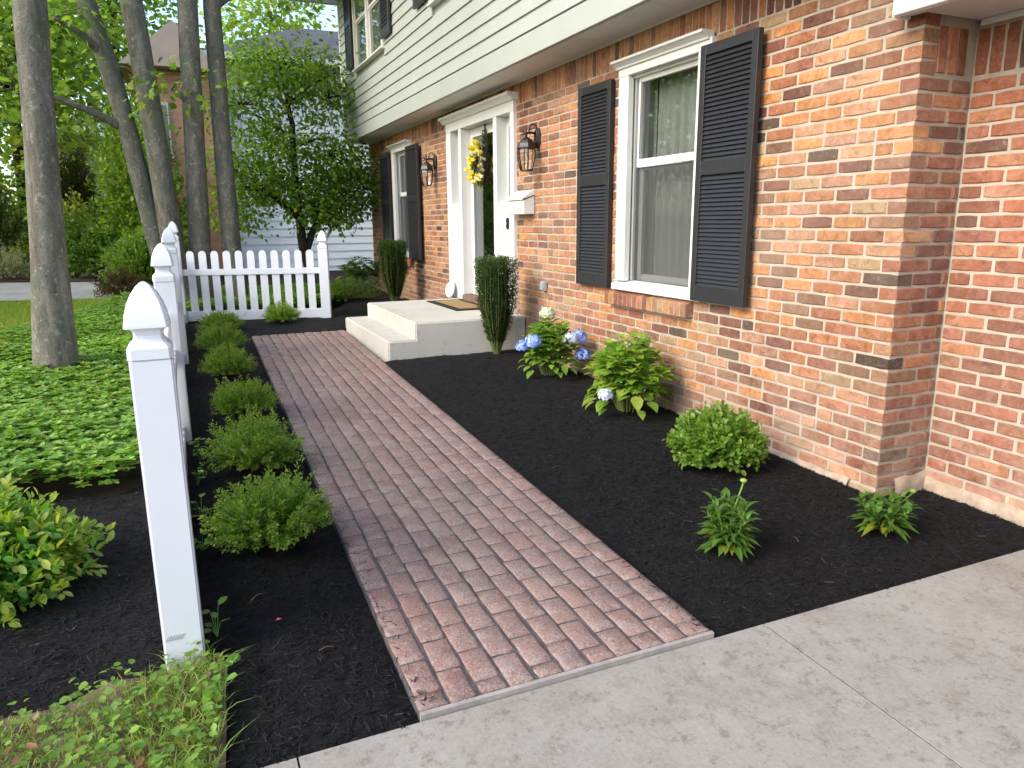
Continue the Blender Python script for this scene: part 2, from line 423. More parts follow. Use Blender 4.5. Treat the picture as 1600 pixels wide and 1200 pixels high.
for c_ in range(NC):
    y = Y0+.002 - (0 if c_ % 2 else PL/2) - (rnd.uniform(0, .03))
    while y < Y1-.02:
        a = max(y, Y0+.002); e = min(y+PL, Y1)
        if e-a > .03: pav.append((c_, a, e))
        y += PL
pav.sort(key=lambda t: t[1])
pvar = [paver_mesh(i, .2, .1) for i in range(10)]
pmesh = []
for vs, fs in pvar:
    me = MB().add(vs, fs).mesh('paver', M['paver']); me.polygons.foreach_set('use_smooth', [True]*len(me.polygons)); pmesh.append(me)
FV = []; FF = []; FC = []
for i, (c_, a, e) in enumerate(pav):
    yc = (a+e)/2; x0 = wl(yc)+(wr(yc)-wl(yc))*c_/NC; x1 = wl(yc)+(wr(yc)-wl(yc))*(c_+1)/NC
    gx = rnd.uniform(.0014, .0038)
    sx = (x1-x0-gx*2)/.1; sy = (e-a-rnd.uniform(.003, .007))/.2
    col = rnd.choice(PAV_COL); k = rnd.uniform(.86, 1.14); col = (col[0]*k*.95, col[1]*k, col[2]*k)
    u_ = min(1, max(0, (yc-2.0)/2.2)); w_ = min(1, max(0, (yc-4.5)/2.5))*(c_/NC)
    col = (col[0]*(1+.06*u_+.25*w_), col[1]*(.86+.24*u_+.10*w_), col[2]*(.82+.30*u_-.12*w_))
    cx = (x0+x1)/2+rnd.uniform(-.003, .003); z = gz(yc)+rnd.uniform(-.001, .001)
    if i < 300:
        o = link('paver', pmesh[i % 10], walk, (cx, yc, z), (math.atan(.026)+rnd.uniform(-.006, .006), rnd.uniform(-.008, .008), -.012+rnd.uniform(-.014, .014)), (sx, sy, 1))
        o.color = col+(1,)
    else:
        vs, fs = pvar[i % 10]; k0 = len(FV)
        FV += [(cx+v[0]*sx, yc+v[1]*sy, z+v[2]+v[1]*.026) for v in vs]; FF += [tuple(q+k0 for q in f) for f in fs]; FC += [col]*len(vs)
me = MB().add(FV, FF).mesh('paver_rows', M['paver_far'], smooth=True)
ca = me.color_attributes.new('Col', 'FLOAT_COLOR', 'POINT'); ca.data.foreach_set('color', np.hstack([np.array(FC), np.ones((len(FC), 1))]).astype(np.float32).ravel())
o = link('paver_rows', me, walk); o['kind'] = 'stuff'

# ------------------------------------------------------------------ mulch beds (height field + shreds)
def fbm(x, y, s, o=3):
    return mnoise.fractal(Vector((x*s, y*s, 3.1)), .6, 2.1, o)
def inside(poly, x, y):
    c = False; n = len(poly)
    for i in range(n):
        x1, y1 = poly[i]; x2, y2 = poly[(i+1) % n]
        if (y1 > y) != (y2 > y) and x < (x2-x1)*(y-y1)/(y2-y1)+x1: c = not c
    return c
def edge_d(poly, x, y):
    d = 9
    for i in range(len(poly)):
        a = poly[i]; b = poly[(i+1) % len(poly)]
        ux, uy = b[0]-a[0], b[1]-a[1]; L2 = ux*ux+uy*uy+1e-12
        t = max(0, min(1, ((x-a[0])*ux+(y-a[1])*uy)/L2))
        d = min(d, math.hypot(x-a[0]-t*ux, y-a[1]-t*uy))
    return d
def bed_h(poly, x, y, up=.045):
    e = edge_d(poly, x, y)
    return gz(y)-.028+up*(1-math.exp(-e/.22))+fbm(x, y, 2.2)*.011+fbm(x, y, 16, 2)*.004
BED_R = [(wr(1.8)+.004, 1.776), (3.44, 1.776), (3.44, 2.46), (3.09, 2.46), (3.09, 6.72), (1.66, 6.66), (wr(6.6)+.004, 6.6)]
BED_L = [(-.06, 1.776), (wl(1.8)-.004, 1.776), (wl(5)-.004, 5), (wl(8.36)-.004, 8.36), (wr(8.4), 8.38), (1.62, 8.62), (3.09, 8.62), (3.09, 11.1), (2.2, 11.1), (1.55, 9.75), (-.35, 9.75), (-.30, 6.6), (-.22, 4.2), (-.45, 4.02), (-.95, 4.12), (-1.5, 4.1), (-1.4, 2.12), (-.80, 2.12), (-.62, 2.23), (-.45, 2.21), (-.33, 2.28), (-.22, 2.27), (-.15, 2.33), (-.05, 2.33), (-.02, 2.2)]
BUSH = [(.22, 3.06), (.25, 4.06), (.28, 5.15), (.24, 6.40), (.25, 7.60), (.30, 8.85), (.99, 9.12)]
def bed(name, poly, res):
    xs = [p[0] for p in poly]; yz = [p[1] for p in poly]
    nx = int((max(xs)-min(xs))/res)+2; ny = int((max(yz)-min(yz))/res)+2
    idx = {}; V = []; F = []
    def vid(i, j):
        if (i, j) not in idx:
            x = min(xs)+i*res; y = min(yz)+j*res
            idx[(i, j)] = len(V); V.append((x, y, bed_h(poly, x, y)))
        return idx[(i, j)]
    for j in range(ny):
        for i in range(nx):
            x = min(xs)+(i+.5)*res; y = min(yz)+(j+.5)*res
            if inside(poly, x, y): F.append((vid(i, j), vid(i+1, j), vid(i+1, j+1), vid(i, j+1)))
    # snap the stair-stepped border to the outline
    bm = bmesh.new(); vv = [bm.verts.new(v) for v in V]
    for f in F: bm.faces.new([vv[k] for k in f])
    for v in bm.verts:
        if v.is_boundary:
            best = None
            for i in range(len(poly)):
                a = poly[i]; b = poly[(i+1) % len(poly)]
                ux, uy = b[0]-a[0], b[1]-a[1]; L2 = ux*ux+uy*uy+1e-12
                t = max(0, min(1, ((v.co.x-a[0])*ux+(v.co.y-a[1])*uy)/L2)); q = (a[0]+t*ux, a[1]+t*uy)
                d = math.hypot(v.co.x-q[0], v.co.y-q[1])
                if best is None or d < best[0]: best = (d, q)
            v.co.x, v.co.y = best[1]; v.co.z = gz(v.co.y)-.030+rnd.uniform(-.003, .004)
    me = bpy.data.meshes.new(name); bm.to_mesh(me); bm.free(); me.materials.append(M['mulch'])
    me.polygons.foreach_set('use_smooth', [True]*len(me.polygons))
    o = link(name, me); o['kind'] = 'structure'; return o
bed('mulch_bed', BED_R, .03); bed('mulch_bed', BED_L, .035)

def shreds(name, poly, n, lmin, lmax, near=True):
    xs = [p[0] for p in poly]; yz = [p[1] for p in poly]
    V = np.zeros((n*4, 3)); Fq = np.arange(n*4).reshape(n, 4); Cc = np.zeros((n*4, 3)); k = 0; tries = 0
    while k < n and tries < n*12:
        tries += 1
        x = rnd.uniform(min(xs), max(xs)); y = rnd.uniform(min(yz), max(yz))
        if rnd.random() > min(1, 1.5*(2.6/max(y, 1.8))**2.2): continue
        if not inside(poly, x, y): continue
        if edge_d(poly, x, y) < .012 and rnd.random() < .8: continue
        z = bed_h(poly, x, y)+rnd.uniform(-.002, .007)
        a = rnd.uniform(0, 2*PI); L = rnd.uniform(lmin, lmax)*rnd.choice((.6, 1, 1)); w = rnd.uniform(.0008, .0028)
        t = rnd.uniform(-.35, .35); d = Vector((math.cos(a), math.sin(a), t))*L/2
        s = Vector((-math.sin(a), math.cos(a), rnd.uniform(-1, 1))).normalized()*w
        p = Vector((x, y, z))
        for q, v in enumerate((p-d-s, p+d-s*.5, p+d+s*.5, p-d+s)): V[k*4+q] = v
        g = rnd.random(); c = rnd.uniform(.004, .0125)
        col = (c, c, c*1.08)
        if g > .9996: col = (.22, .19, .15)
        elif g > .985: c = rnd.uniform(.02, .045); col = (c*1.1, c, c*.92)
        Cc[k*4:k*4+4] = col; k += 1
    me = np_mesh(name, V[:k*4], Fq[:k], M['shred'], Cc[:k*4])
    o = link(name, me); return tag(o, kind='stuff')
o = shreds('mulch_shreds', BED_R, 42000, .012, .045); tag(o, 'shredded black mulch strewn over the bed between walk and brick wall', 'mulch')
o = shreds('mulch_shreds', BED_L, 42000, .012, .05); tag(o, 'shredded black mulch strewn around the white picket fence', 'mulch')

V = []; F = []; Cc = []
for side, (bx_, sg) in enumerate(((wl, 1), (wr, -1))):
    for i in range(170):
        y = 1.82+6.0*rnd.random()**1.6; x = bx_(y)+sg*abs(rnd.gauss(0, .022)); a = rnd.uniform(0, 6.28); L = rnd.uniform(.004, .016); w = rnd.uniform(.001, .0025)
        if side and y > 6.5: continue
        d = Vector((math.cos(a), math.sin(a), 0))*L; s_ = Vector((-math.sin(a), math.cos(a), 0))*w; p = Vector((x, y, gz(y)+.0035)); k = len(V)
        V += [p-d-s_, p+d-s_*.4, p+d+s_*.4+Vector((0, 0, .002)), p-d+s_]; F.append((k, k+1, k+2, k+3)); Cc += [(.012, .011, .011)]*4
o = link('mulch_crumbs', np_mesh('mulch_crumbs', np.array([tuple(v) for v in V]), np.array(F), M['shred'], np.array(Cc))); tag(o, 'crumbs of black mulch spilled along the edges of the paved walk', 'mulch', None, 'stuff')
pt = thing('fallen_petal', (.18, 2.45, bed_h(BED_L, .18, 2.45)+.004), 'single pink petal lying on the black mulch left of the walk', 'petal')
link('petal', np_mesh('petal', np.array([(-.011, 0, .001), (0, -.007, .004), (.012, 0, .002), (0, .008, .005)]), np.array([(0, 1, 2, 3)]), M['petal'], np.tile((.7, .12, .2), (4, 1))), pt)
# ------------------------------------------------------------------ BRICK HOUSE
XW, YC, XG = 3.08, 2.46, 3.43
HL = (XW, YC, 0.0)
house = thing('brick_house', HL, 'two storey house of weathered red brick with cream siding upstairs and black shutters', 'house')
def hp(mb, name, mat=None, parent=None, smooth=False, bevel=0.0, segs=1):
    return wlink(name, mb.mesh(name, mat, smooth, bevel, segs), parent or house)
def hthing(name, parent=None):
    o = thing(name); o.parent = parent or house; return o      # sits on the house origin
def in_frame(p, mar=1.05):
    v = np.array(p)-[0, 0, CAMZ]; z = v@AX_F
    if z < .1: return 0
    return abs(v@AX_R/z*FPX/800) < mar and abs(v@AX_D/z*FPX/600) < mar

OPEN = [(3.89, 4.94, .885, 2.52), (10.45, 11.50, .885, 2.52), (6.86, 8.86, .40, 2.60)]
SILL = [(3.985, 5.045, .77, .885), (10.545, 11.605, .77, .885)]
# mortar backing pieces round the openings
def wall_pieces(mb, x0, x1, ya, yb, za, zb, holes):
    cuts = sorted({ya, yb}|{q for h in holes for q in h[:2]})
    for a, b in zip(cuts, cuts[1:]):
        hs = [h for h in holes if h[0] <= a+1e-6 and h[1] >= b-1e-6]
        z = za
        for h in sorted(hs, key=lambda h: h[2]):
            if h[2] > z: mb.box(x0, x1, a, b, z, h[2])
            z = h[3]
        if z < zb: mb.box(x0, x1, a, b, z, zb)
mb = MB(); wall_pieces(mb, XW+.0055, XW+.24, YC+.0055, 13.10, -.15, 2.72, OPEN)
mb.box(XW+.24, XG+.25, YC+.007, YC+.25, -.15, 2.72)
wall = hp(mb, 'brick_wall', M['mortar'])
mb = MB().box(XG+.0055, XG+.24, -1.5, YC+.0048, -.15, 2.30); hp(mb, 'garage_wall', M['mortar'])

def brick_shape(seed, L, Hh, depth):
    r = random.Random(seed)
    def ring(ins, y, j, jy):
        hw, hh = L/2-ins, Hh/2-ins; pts = []
        for k in range(4): pts.append((-hw+2*hw*k/4, -hh))
        pts.append((hw, -hh))
        for k in range(4): pts.append((hw-2*hw*k/4, hh))
        pts.append((-hw, hh))
        cr_ = .0035 if ins else 0
        pts = [(a-math.copysign(cr_, a), b-math.copysign(cr_*.8, b)) if i in (0, 4, 5, 9) else (a, b) for i, (a, b) in enumerate(pts)]
        return [(a+r.uniform(-j, j), y+r.uniform(-jy, jy), b+r.uniform(-j, j)) for a, b in pts]
    n = 10
    a = ring(0, depth, 0, 0); b = ring(.0006, .0038, .0016, 0); c = ring(.0046, 0, .0024, .0016)
    vs = a+b+c+[(0, r.uniform(-.0015, .001), 0)]; fs = []
    for k in range(n):
        k2 = (k+1) % n
        fs += [(k, k2, n+k2, n+k), (n+k, n+k2, 2*n+k2, 2*n+k), (2*n+k, 2*n+k2, 3*n)]
    return vs, fs
BL, BH = .2030, .0562
NV = 12
shape_f = [brick_shape(i, BL, BH, .03) for i in range(NV)]
shape_c = [brick_shape(50+i, BL, BH, .095) for i in range(4)]
def mk(vsfs): return MB().add(*vsfs).mesh('brick', M['brick'])
mesh_f = [mk(s) for s in shape_f]; mesh_c = [mk(s) for s in shape_c]
PAL_NEAR = [((.52, .22, .075), 17), ((.46, .24, .14), 14), ((.30, .105, .062), 17), ((.17, .06, .047), 8), ((.24, .125, .08), 12), ((.075, .05, .042), 3), ((.40, .27, .16), 5), ((.40, .20, .14), 7), ((.38, .145, .07), 14)]
PAL_RET = [((.30, .10, .06), 20), ((.16, .055, .045), 14), ((.38, .15, .075), 10), ((.09, .052, .043), 4), ((.27, .12, .085), 12), ((.48, .20, .075), 7)]
PAL_GAR = [((.34, .115, .065), 22), ((.30, .11, .075), 16), ((.40, .165, .085), 14), ((.14, .055, .045), 6), ((.40, .19, .13), 8), ((.26, .09, .06), 10)]
PAL_FAR = [((.46, .19, .085), 24), ((.44, .215, .12), 20), ((.36, .14, .075), 18), ((.24, .10, .065), 8), ((.16, .07, .05), 4), ((.075, .05, .042), 1), ((.49, .24, .10), 12)]
def pick(pal):
    t = rnd.uniform(0, sum(w for _, w in pal))
    for c, w in pal:
        t -= w
        if t <= 0: break
    k = rnd.uniform(.60, .96); return (c[0]*k, c[1]*k*.97, c[2]*k*.82)
bricks = []     # (centre, facing, length, height, vertical?, colour, corner)
def minus(iv, holes, za, zb):
    out = [iv]
    for h in holes:
        if h[3] <= za+.02 or h[2] >= zb-.02: continue
        nxt = []
        for a, b in out:
            if b <= h[0] or a >= h[1]: nxt.append((a, b)); continue
            if a < h[0]: nxt.append((a, h[0]-.004))
            if b > h[1]: nxt.append((h[1]+.004, b))
        out = nxt
    return [(a, b) for a, b in out if b-a > .022]
ZB = .0126; PIT = .0677
for k in range(-2, 37):
    za = ZB+PIT*k+.005; zb = za+BH; zc = (za+zb)/2; par = k % 2
    # main face
    if par == 0:
        bricks.append(((XW, YC+BL/2, zc), 'W', BL, BH, 0, pick(PAL_NEAR), 1)); y = YC+BL+.0095
    elif zb > 2.05:
        bricks.append(((XW, YC+.0475, zc), 'W', .095, BH, 0, pick(PAL_RET), 1)); y = YC+.095+.0095
    else:
        bricks.append(((XW+BL/2, YC, zc), 'S', BL, BH, 0, pick(PAL_NEAR if rnd.random() < .5 else PAL_RET), 1))
        y = YC+.095+.0095
    while y < 13.05:
        L = BL if rnd.random() > .03 else .0966
        for a, b in minus((y, min(y+L, 13.10)), OPEN+SILL, za, zb):
            far = (y-3.5)/4.0
            pal = PAL_FAR if rnd.random() < far else PAL_NEAR
            bricks.append(((XW, (a+b)/2, zc), 'W', b-a, BH, 0, pick(pal), 0))
        y += L+.0095
    if zb < 2.05:
        x = XW+.095+.0095 if par == 0 else XW+BL+.0095
        while x < XG-.02:
            e = min(x+BL, XG-.004)
            if e-x > .025: bricks.append((((x+e)/2, YC, zc), 'S', e-x, BH, 0, pick(PAL_RET), 0))
            x += BL+.0095
        y = YC-.004-(0 if par else .0)
        first = .105 if par == 0 else BL
        while y > -.6:
            L = first; first = BL
            bricks.append(((XG, y-L/2, zc), 'W', L, BH, 0, pick(PAL_GAR), 0)); y -= L+.0095
# soldier courses
y = YC+.02
while y < 13.05:
    bricks.append(((XW, y+BH/2, 2.617), 'W', BL*.985, BH, 1, pick(PAL_FAR if y > 4 else PAL_RET+PAL_NEAR), 0)); y += .0665
x = XW+.105
while x+BH < XG: bricks.append(((x+BH/2, YC, 2.158), 'S', .205, BH, 1, pick(PAL_RET), 0)); x += .0677
y = YC-.004
while y > -.6: bricks.append(((XG, y-BH/2, 2.158), 'W', .205, BH, 1, pick(PAL_RET), 0)); y -= .0677
def brick_vis(bk):
    c, face = bk[0], bk[1]
    if not in_frame(c, 1.03): return 0
    v = np.array(c)-[0, 0, CAMZ]; d = np.linalg.norm(v)
    nrm = np.array([-1, 0, 0]) if face == 'W' else np.array([0, -1, 0])
    return bk[2]*bk[3]*max(0, -(v@nrm)/d)/d**2
bricks.sort(key=brick_vis, reverse=True)
FV = []; FF = []; FC = []
for i, (c, face, L, Hh, vert, col, corner) in enumerate(bricks):
    sx = L/BL; k = rnd.randrange(4) if corner else rnd.randrange(NV)
    flip = rnd.random() < .5
    tilt = rnd.uniform(-.006, .006) if not corner else 0
    jit = rnd.uniform(-.0015, .0018) if not corner else 0
    rz = -PI/2 if face == 'W' else 0
    if vert: rot = Matrix.Rotation(rz, 3, 'Z')@Matrix.Rotation(PI/2 if not flip else -PI/2, 3, 'Y')
    else: rot = Matrix.Rotation(rz, 3, 'Z')@Matrix.Rotation(tilt+(PI if flip else 0), 3, 'Y')
    cc = (c[0]+(jit if face == 'W' else 0), c[1]+(jit if face == 'S' else 0), c[2])
    if i < 300:
        o = wlink('brick', (mesh_c if corner else mesh_f)[k], wall, cc, rot.to_euler(), (sx, 1, Hh/BH)); o.color = tuple(col)+(1,)
    else:
        vs, fs = (shape_c if corner else shape_f)[k]; A = np.array(vs)*[sx, 1, Hh/BH]
        A = A@np.array(rot).T+np.array(cc); k0 = len(FV)
        FV += [tuple(p_) for p_ in A]; FF += [tuple(q+k0 for q in f) for f in fs]; FC += [col]*len(vs)
me = MB().add(FV, FF).mesh('brick_courses', M['brick_far'])
ca = me.color_attributes.new('Col', 'FLOAT_COLOR', 'POINT'); ca.data.foreach_set('color', np.hstack([np.array(FC), np.ones((len(FC), 1))]).astype(np.float32).ravel())
o = wlink('brick_courses', me, wall); o['kind'] = 'stuff'
# rough mortar ledge at the foot of the corner
bm_ = MB(); n = 46
def ledge(p0, p1, out, h0, h1, dep, seed):
    vs = []; fs = []; LL = math.hypot(p1[0]-p0[0], p1[1]-p0[1])/1.4
    for i in range(n+1):
        t = i/n; x = p0[0]+(p1[0]-p0[0])*t; y = p0[1]+(p1[1]-p0[1])*t
        h = h0+(h1-h0)*t+.013*mnoise.noise(Vector((t*14*LL, seed, 0))); d = dep*(1+.5*mnoise.noise(Vector((t*17*LL, seed, 5))))
        for q, z in ((0, -.05), (d, -.05), (d*1.0, h*.7-.01), (d*.45, h), (-.004, h+.006)):
            vs.append((x+out[0]*q, y+out[1]*q, z))
    for i in range(n):
        for k in range(4): a = i*5+k; fs.append((a, a+1, a+6, a+5))
    bm_.add(vs, fs)
ledge((XW, 2.62), (XW, 4.1), (-1, 0), .082, .098, .026, 1)
ledge((3.20, YC), (XG, YC), (0, -1), .115, .125, .018, 4)
ledge((XG, YC), (XG, .6), (-1, 0), .10, .07, .022, 7)
hp(bm_, 'mortar_ledge', M['parge'], None, True)

# ---- upper storey: soffit, skirt board, siding boards, corner board, eave
XO = 2.69; YE = 13.13; YN = -1.5
mb = MB().box(XO+.04, XW-.003, YC+.10, YE-.02, 2.722, 2.735); soff = hp(mb, 'soffit', M['soffit'])
for i in range(34):
    y = YC+.12+i*.31
    hp(MB().box(XO+.045, XW-.02, y, y+.304, 2.7165, 2.7215), 'soffit_panel', M['soffit'], soff, bevel=.002)
hp(MB().box(XW-.02, XW-.002, YC+.12, YE-.03, 2.702, 2.7215), 'soffit_trim', M['cream'], soff, bevel=.003)
upper = hp(MB().box(XO+.035, 7.5, YC+.02, YE-.03, 2.74, 4.96), 'upper_wall', M['siding'])
hp(MB().box(XO, XO+.04, YC+.02, YE, 2.715, 2.893), 'skirt_board', M['siding'], upper, bevel=.003)
UWIN = [(10.29, 12.02, 3.70, 4.97), (6.45, 8.20, 3.70, 4.97)]
zz = 2.905; i = 0
while zz < 4.95:
    z1 = min(zz+.136, 4.965)
    for a, b in minus((YC+.02, YE-.055), [(h[0], h[1], h[2]-.03, h[3]) for h in UWIN], zz, z1):
        q = MB(); q.hexa([(XO-.004, a, zz), (XO+.036, a, zz), (XO-.004, b, zz), (XO+.036, b, zz),
                          (XO+.014, a, z1+.004), (XO+.036, a, z1+.004), (XO+.014, b, z1+.004), (XO+.036, b, z1+.004)])
        hp(q, 'siding_board', M['siding'], upper, bevel=.0015)
    hp(MB().box(XO+.012, XO+.034, YC+.02, YE-.06, zz-.004, zz-.0005), 'siding_shadow_lip', M['siding'], upper) if False else None
    zz += .136; i += 1
hp(MB().box(XO-.014, XO+.05, YE-.055, YE+.012, 2.715, 4.97), 'corner_board', M['cream'], upper, bevel=.003)
hp(MB().box(1.98, 8, YN+4, YE+.24, 4.97, 5.02).box(1.96, 1.98, YN+4, YE+.26, 4.955, 5.14).box(1.98, 8, YE+.24, YE+.26, 4.955, 5.14), 'eave', M['white'])
hp(MB().prism([(1.94, 5.14), (5.4, 6.9), (8.9, 5.14)], 15.5, (0, YE+.28, 0), (1, 0, 0), (0, 0, 1)), 'roof', M['roof'])
# the garage's eave beside the corner
g = hp(MB().box(2.97, 4.2, YN, YC-.012, 2.297, 2.32).box(2.985, XW-.012, YC-.012, YC+.06, 2.297, 2.32), 'garage_soffit', M['white'])
hp(MB().box(2.945, 2.97, YN, YC+.062, 2.285, 2.50).box(2.97, XW-.012, YC+.062, YC+.085, 2.285, 2.50), 'garage_fascia', M['white'], bevel=.004)
hp(MB().box(XG-.03, XG-.002, YN, YC-.03, 2.268, 2.296), 'garage_frieze', M['white'], bevel=.003)
hp(MB().prism([(2.93, 2.50), (2.93, 2.54), (7.0, 4.2), (7.0, 2.50)], YC+.09-YN, (0, YC+.09, 0), (1, 0, 0), (0, 0, 1)), 'garage_roof', M['roof'])

# ---- windows
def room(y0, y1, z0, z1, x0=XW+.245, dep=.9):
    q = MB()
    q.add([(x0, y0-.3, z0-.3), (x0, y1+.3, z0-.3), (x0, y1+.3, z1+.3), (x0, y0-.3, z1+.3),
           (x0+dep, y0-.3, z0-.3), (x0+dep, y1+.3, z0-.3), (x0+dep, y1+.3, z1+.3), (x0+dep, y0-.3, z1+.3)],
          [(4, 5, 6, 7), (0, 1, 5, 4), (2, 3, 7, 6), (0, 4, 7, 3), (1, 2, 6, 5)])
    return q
def curtain(y0, y1, z0, z1, x, gap=None, seed=0):
    q = MB(); n = 150; vs = []; fs = []
    for i in range(n+1):
        y = y0+(y1-y0)*i/n
        d = .016*math.sin(y*58+1.2*math.sin(y*13+seed))+.010*math.sin(y*131+seed)
        vs += [(x+d*.8, y, z0), (x+d, y, (z0+z1)/2), (x+d*.6, y, z1)]
    for i in range(n):
        if gap and gap[0] < y0+(y1-y0)*(i+.5)/n < gap[1]: continue
        a = i*3; fs += [(a, a+3, a+4, a+1), (a+1, a+4, a+5, a+2)]
    return q.add(vs, fs)
def lower_window(y0, y1, curt=True):
    z0, z1 = .885, 2.52
    w = hp(MB().box(XW+.02, XW+.13, y0+.004, y0+.05, z0, z1).box(XW+.02, XW+.13, y1-.05, y1-.004, z0, z1)
           .box(XW+.02, XW+.13, y0+.05, y1-.05, z1-.10, z1).box(XW+.0, XW+.13, y0+.05, y1-.05, z0+.0, z0+.06), 'window', M['white'])
    cs = MB().box(XW-.032, XW+.02, y0, y0+.125, .965, 2.437).box(XW-.032, XW+.02, y1-.125, y1, .965, 2.437)
    cs.box(XW-.034, XW+.02, y0-.004, y1+.004, 2.437, 2.505)
    hp(cs, 'casing', M['white'], w, bevel=.004)
    cr = MB()
    prof = [(0, 0), (.045, .0), (.05, .012), (.075, .03), (.095, .036), (.095, .052), (0, .052)]
    pts = [(XW-.034+.03-a, 2.492+b) for a, b in prof]
    vs = [(x, y0+.012, z) for x, z in pts]+[(x, y1+.02, z) for x, z in pts]; k = len(pts)
    cr.add(vs, [tuple(range(k)), tuple(range(k, 2*k))[::-1]]+[(i, k+i, k+(i+1) % k, (i+1) % k) for i in range(k)])
    hp(cr, 'crown', M['white'], w)
    hp(MB().hexa([(XW-.05, y0-.02, .895), (XW+.06, y0-.02, .895), (XW-.05, y1+.02, .895), (XW+.06, y1+.02, .895),
                  (XW-.05, y0-.02, .945), (XW+.06, y0-.02, .968), (XW-.05, y1+.02, .945), (XW+.06, y1+.02, .968)]), 'sill_board', M['white'], w, bevel=.005)
    a, b = y0+.125, y1-.125
    def sash(x, za, zb, st, name, top=.05, bot=.05):
        q = MB().box(x, x+.032, a, a+st, za, zb).box(x, x+.032, b-st, b, za, zb).box(x, x+.032, a+st, b-st, za, za+bot).box(x, x+.032, a+st, b-st, zb-top, zb)
        hp(q, name, M['sash'] if name == 'lower_sash' else M['white'], w, bevel=.003)
        hp(MB().box(x+.012, x+.016, a+st-.004, b-st+.004, za+bot-.004, zb-top+.004), 'pane', M['glass'], w)
    sash(XW+.05, 1.80, 2.437, .045, 'upper_sash', .05, .055)
    sash(XW+.085, .968, 1.83, .06, 'lower_sash', .05, .05)
    hp(MB().box(XW+.060, XW+.0615, a+.02, b-.02, .968, 1.80), 'insect_screen', M['mesh'], w)
    hp(MB().box(XW+.03, XW+.049, a, a+.02, .968, 2.42), 'track', M['sash'], w); hp(MB().box(XW+.03, XW+.049, b-.02, b, .968, 2.42), 'track', M['sash'], w)
    hp(room(y0, y1, .9, 2.4), 'room_interior', M['room_dark'], w)
    if curt: hp(curtain(y0-.05, y1+.02, .85, 2.5, XW+.19, (y1-.205, y1-.17), y0), 'curtain', M['curtain'], w)
    # rowlock brick sill
    ya, yb = y0+.10, y1+.10; nb = 16; wdt = (yb-ya)/nb
    for i in range(nb):
        c = (ya+(i+.5)*wdt)
        q = MB().hexa([(XW-.062, c-wdt/2+.0035, .775), (XW+.02, c-wdt/2+.0035, .80), (XW-.062, c+wdt/2-.0035, .775), (XW+.02, c+wdt/2-.0035, .80),
                       (XW-.064, c-wdt/2+.0035, .868), (XW+.02, c-wdt/2+.0035, .893), (XW-.064, c+wdt/2-.0035, .868), (XW+.02, c+wdt/2-.0035, .893)])
        o = hp(q, 'sill_brick', M['brick'], w, bevel=.004); o.color = pick(PAL_FAR if rnd.random() < .6 else PAL_NEAR)+(1,)
    hp(MB().box(XW-.059, XW+.018, ya+.004, yb-.004, .782, .866), 'sill_mortar', M['mortar'], w)
    return w
lower_window(3.89, 4.94, 1); lower_window(10.45, 11.50, 0)
def upper_window(y0, y1):
    z0, z1 = 3.70, 4.96; x = XO-.02
    w = hp(MB().box(x, x+.07, y0, y0+.07, z0, z1).box(x, x+.07, y1-.07, y1, z0, z1).box(x, x+.07, (y0+y1)/2-.05, (y0+y1)/2+.05, z0, z1)
           .box(x-.03, x+.07, y0-.02, y1+.02, z0-.025, z0).box(x, x+.07, y0+.07, y1-.07, z1-.05, z1), 'window', M['cream'], bevel=.003)
    for a, b in ((y0+.07, (y0+y1)/2-.05), ((y0+y1)/2+.05, y1-.07)):
        for za, zb, dx in ((z0, 4.36, .035), (4.34, z1-.05, .02)):
            q = MB()
            for (c, d, e, f) in ((a, a+.04, za, zb), (b-.04, b, za, zb), (a+.04, b-.04, za, za+.04), (a+.04, b-.04, zb-.04, zb)): q.box(x+dx, x+dx+.015, c, d, e, f)
            hp(q, 'sash', M['cream'], w)
            hp(MB().box(x+dx+.006, x+dx+.010, a+.03, b-.03, za+.03, zb-.03), 'pane', M['glass'], w)
    hp(room(y0+.3, y1-.3, z0+.3, z1-.3, XO+.037, .025), 'dark_backing', M['room_dark'], w)  # shallow dark box; its colour stands in for the unlit room
    return w
for h in UWIN: upper_window(h[0], h[1])

# ---- louvred shutters
def shutter(y0, y1, z0, z1, x0, x1, mid, pitch, st=.05, top=.06, bot=.10, midh=.085):
    q = MB().box(x0, x1, y0, y0+st, z0, z1).box(x0, x1, y1-st, y1, z0, z1)
    q.box(x0+.001, x1-.001, y0+st, y1-st, z0, z0+bot).box(x0+.001, x1-.001, y0+st, y1-st, z1-top, z1).box(x0+.001, x1-.001, y0+st, y1-st, mid-midh/2, mid+midh/2)
    q.box(x1-.008, x1-.002, y0+st, y1-st, z0+bot, z1-top)
    s = hp(q, 'shutter', M['shutter'], bevel=.002)
    xm = (x0+x1)/2-.003; sl = MB()
    hw = pitch*.62; 
    p = [(-.011, -hw), (-.007, -hw-.002), (.011, hw-.002), (.007, hw)]
    L = y1-y0-2*st
    vs = [(a, 0, b) for a, b in p]+[(a, L, b) for a, b in p]
    me = MB().add(vs, [(0, 1, 2, 3), (7, 6, 5, 4), (0, 4, 5, 1), (1, 5, 6, 2), (2, 6, 7, 3), (3, 7, 4, 0)]).mesh('slat', M['shutter'])
    for za, zb in ((z0+bot, mid-midh/2), (mid+midh/2, z1-top)):
        n = max(1, int(round((zb-za)/pitch)))
        for i in range(n): wlink('slat', me, s, (xm, y0+st, za+(i+.5)*(zb-za)/n))
    return s
shutter(3.43, 3.935, .905, 2.45, 3.004, 3.042, 1.73, .0265)
shutter(5.035, 5.535, .895, 2.45, 3.032, 3.072, 1.73, .0265)
shutter(10.00, 10.55, .895, 2.455, 3.000, 3.040, 1.73, .030)
shutter(11.62, 12.18, .895, 2.46, 3.032, 3.072, 1.73, .030)
